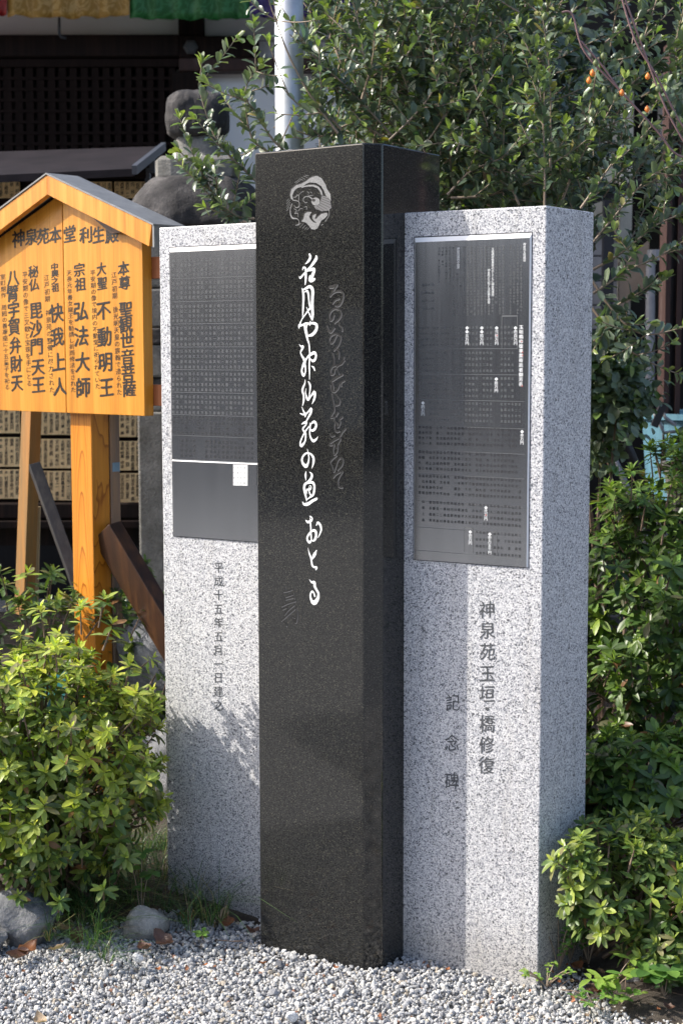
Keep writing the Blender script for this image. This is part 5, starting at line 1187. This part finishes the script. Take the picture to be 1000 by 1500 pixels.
# dead leaves
def deadleaf(x, y, L, c, label, seed, group=None, tilt=.3):
    P = atZ(x, y, .012); r_ = np.random.default_rng(seed); V = []; nt_, nx_ = 8, 5; a1, a2, a3 = r_.uniform(.5, 1.3), r_.uniform(.6, 1.8), r_.uniform(-.5, .5)
    for i in range(nt_):
        t = i / (nt_ - 1); h = .30 * math.sin(math.pi * min(1, t * .95 + .04)) ** .75
        for j in range(nx_):
            x_ = (j / (nx_ - 1) * 2 - 1) * h * (1 + .12 * r_.normal()); V.append((x_, t - .5 + .02 * r_.normal(), a1 * (t - .5) ** 2 + a2 * x_ * x_ + a3 * x_ * (t - .5) * 2 + .025 * r_.normal()))
    F = [(i * nx_ + j, i * nx_ + j + 1, (i + 1) * nx_ + j + 1, (i + 1) * nx_ + j) for i in range(nt_ - 1) for j in range(nx_ - 1)]
    me = fastmesh('fallen_leaf', np.array(V), np.array(F), np.tile(c, (len(V), 1)) * np.random.default_rng(seed).uniform(.8, 1.2, (len(V), 1)), M_DEAD); o = bpy.data.objects.new('fallen_leaf', me); COL.objects.link(o)
    o.location = P; o.scale = (L, L, L); o.rotation_euler = (r_.uniform(-.1, .55), r_.uniform(-tilt, tilt), r_.uniform(-.9, .9) + (math.pi if seed % 2 else 0))
    return tagp(o, label, 'leaf', group)
BR, DB, TN = (.20, .08, .035), (.10, .05, .035), (.36, .26, .17)
for i, (x, y, L, c, lb) in enumerate(((40, 1392, .055, BR, 'curled rust-brown leaf on the gravel at the far left'), (24, 1402, .06, DB, 'flat dark brown leaf beside the curled rust-brown one'), (112, 1372, .055, DB, 'folded brown leaf by the grass under the left azalea'),
        (270, 1342, .075, BR, 'broad red-brown leaf lying right of the small pale rock'), (240, 1380, .06, DB, 'dark purple-brown curled leaf on the gravel below the pale rock'), (212, 1390, .05, DB, 'long dark leaf beside the purple-brown curled leaf'),
        (335, 1352, .045, BR, 'brown leaf on the gravel near the left slab foot'), (368, 1365, .05, DB, 'narrow brown leaf against the corner of the black stone'), (85, 1390, .04, TN, 'small tan leaf upright in the gravel at the left'),
        (97, 1362, .06, TN, 'tan leaf caught in the grass at the left'), (325, 1345, .05, TN, 'pale brown leaf under the yellow grass blade'), (868, 1452, .04, DB, 'dark dead leaf on the soil beneath the right weeds'), (915, 1428, .045, DB, 'brown dead leaf by the small grey stone'),
        (842, 1418, .04, BR, 'red-brown leaf under the clover by the right slab'), (60, 1496, .04, TN, 'thin tan leaf at the very bottom left of the gravel'), (386, 1412, .022, BR, 'tiny orange-brown leaf scrap below the black stone'))):
    deadleaf(x, y, L * 1.2, c, lb, i)
for i in range(26):
    x, y = random.uniform(0, 880), random.uniform(1405, 1495)
    deadleaf(x, y, random.uniform(.010, .02), random.choice((BR, TN, (.35, .13, .05))), 'tiny scrap of brown leaf lying on the gravel', 50 + i, 'leaf scraps scattered on the gravel')

for i in range(16):
    x, y = random.uniform(835, 1000), random.uniform(1405, 1490)
    deadleaf(x, y, random.uniform(.015, .035), random.choice((DB, BR, (.16, .11, .07))), 'small dead leaf in the litter under the right azaleas', 90 + i, 'dead leaves littering the right soil')
tw = MB()
for i in range(26):
    x, y = (random.uniform(835, 1000), random.uniform(1400, 1470)) if i < 16 else (random.uniform(60, 330), random.uniform(1300, 1385))
    P = atZ(x, y, .005); a = random.uniform(0, 6.28); l = random.uniform(.03, .09); tw.tube([P, P + np.array((math.cos(a) * l * .5, math.sin(a) * l * .5, random.uniform(.002, .02))), P + np.array((math.cos(a) * l, math.sin(a) * l, random.uniform(0, .02)))], .0012, 4)
tagp(tw.build('twigs', M_STEM, smooth=True), 'fine dry twigs scattered over the soil and gravel edge', kind='stuff')
# low weeds
def weed(name, label, x, y, Y, h, n, L, pal_i, tm=RD_T, spread=.05, nb=5, serr=False):
    P0_ = atY(x, y, Y); base = np.array((P0_[0], Y, .01)); t = empty(name, tuple(base), label, 'weed'); lv = Leaves(tm, [(.24, .36, .07), (.15, .28, .06), (.09, .19, .05), (.05, .11, .035)]); st = MB()
    for b in range(nb):
        a = random.uniform(0, 6.28); tip = base + (math.cos(a) * spread, math.sin(a) * spread * .6, h * random.uniform(.6, 1.05)); Q = spline([base, (base + tip) / 2 + (0, 0, h * .15), tip], 4); st.tube(Q, .0014, 4, cap=False)
        for k_ in range(n):
            i = random.randrange(3, len(Q)); o = unit(rng.normal(size=3) * (1, .7, .25)); lv.add(Q[i], o, (0, -.3, 1), L * random.uniform(.7, 1.15), random.choice(pal_i))
        for k_ in range(3): lv.add(Q[-1], unit((math.cos(k_ * 2.1 + a), math.sin(k_ * 2.1 + a) - .3, .15)), (0, -.2, 1), L, random.choice(pal_i))
    lv.filt(lambda p: clear(p, .01)); lv.build(t, M_LEAF, 200); st.build('stem', M_STEMP, t, smooth=True, recalc=False); return t
weed('leafy_weed', 'bright toothed-leaf weed at the front edge of the right soil', 893, 1440, 3.50, .085, 3, .042, (0, 0, 1), AZ_T, .06, 5)
weed('leafy_weed.001', 'darker broad-leaved weed in the bottom right corner', 972, 1462, 3.50, .10, 3, .05, (1, 2, 2), RD_T, .06, 6)
weed('leafy_weed.002', 'small light green seedlings in front of the white quartz', 905, 1480, 3.45, .035, 4, .018, (0, 1), RD_T, .05, 7)
weed('leafy_weed.003', 'thin low weed at the bottom edge right of the gravel', 870, 1478, 3.44, .035, 3, .02, (1, 2), AZ_T, .05, 5)
for nm, x, y, Y, lb in (('clover_patch', 835, 1380, 3.72, 'clover-like plant in the shade of the right slab'), ('clover_patch.001', 862, 1372, 3.70, 'second shaded clover plant under the bright azalea'), ('clover_patch.002', 818, 1395, 3.66, 'low clover tuft hugging the right slab foot')):
    weed(nm, lb, x, y, Y, .12, 7, .014, (1, 2, 2), RD_T, .045, 9)
weed('clover_patch.003', 'sparse yellow-green sprouts at the front corner of the right slab', 800, 1445, 3.56, .05, 4, .012, (0, 0, 1), RD_T, .06, 8)
weed('clover_patch.004', 'tiny round-leaved sprout on the gravel by the left slab', 298, 1372, 3.86, .025, 2, .02, (1, 1), RD_T, .015, 3)
weed('ivy_sprig', 'lobed dark green seedling under the left azalea beside the slab', 205, 1195, 4.0, .20, 3, .035, (1, 2), RD_T, .03, 3)
bpy.data.objects.remove(_to)
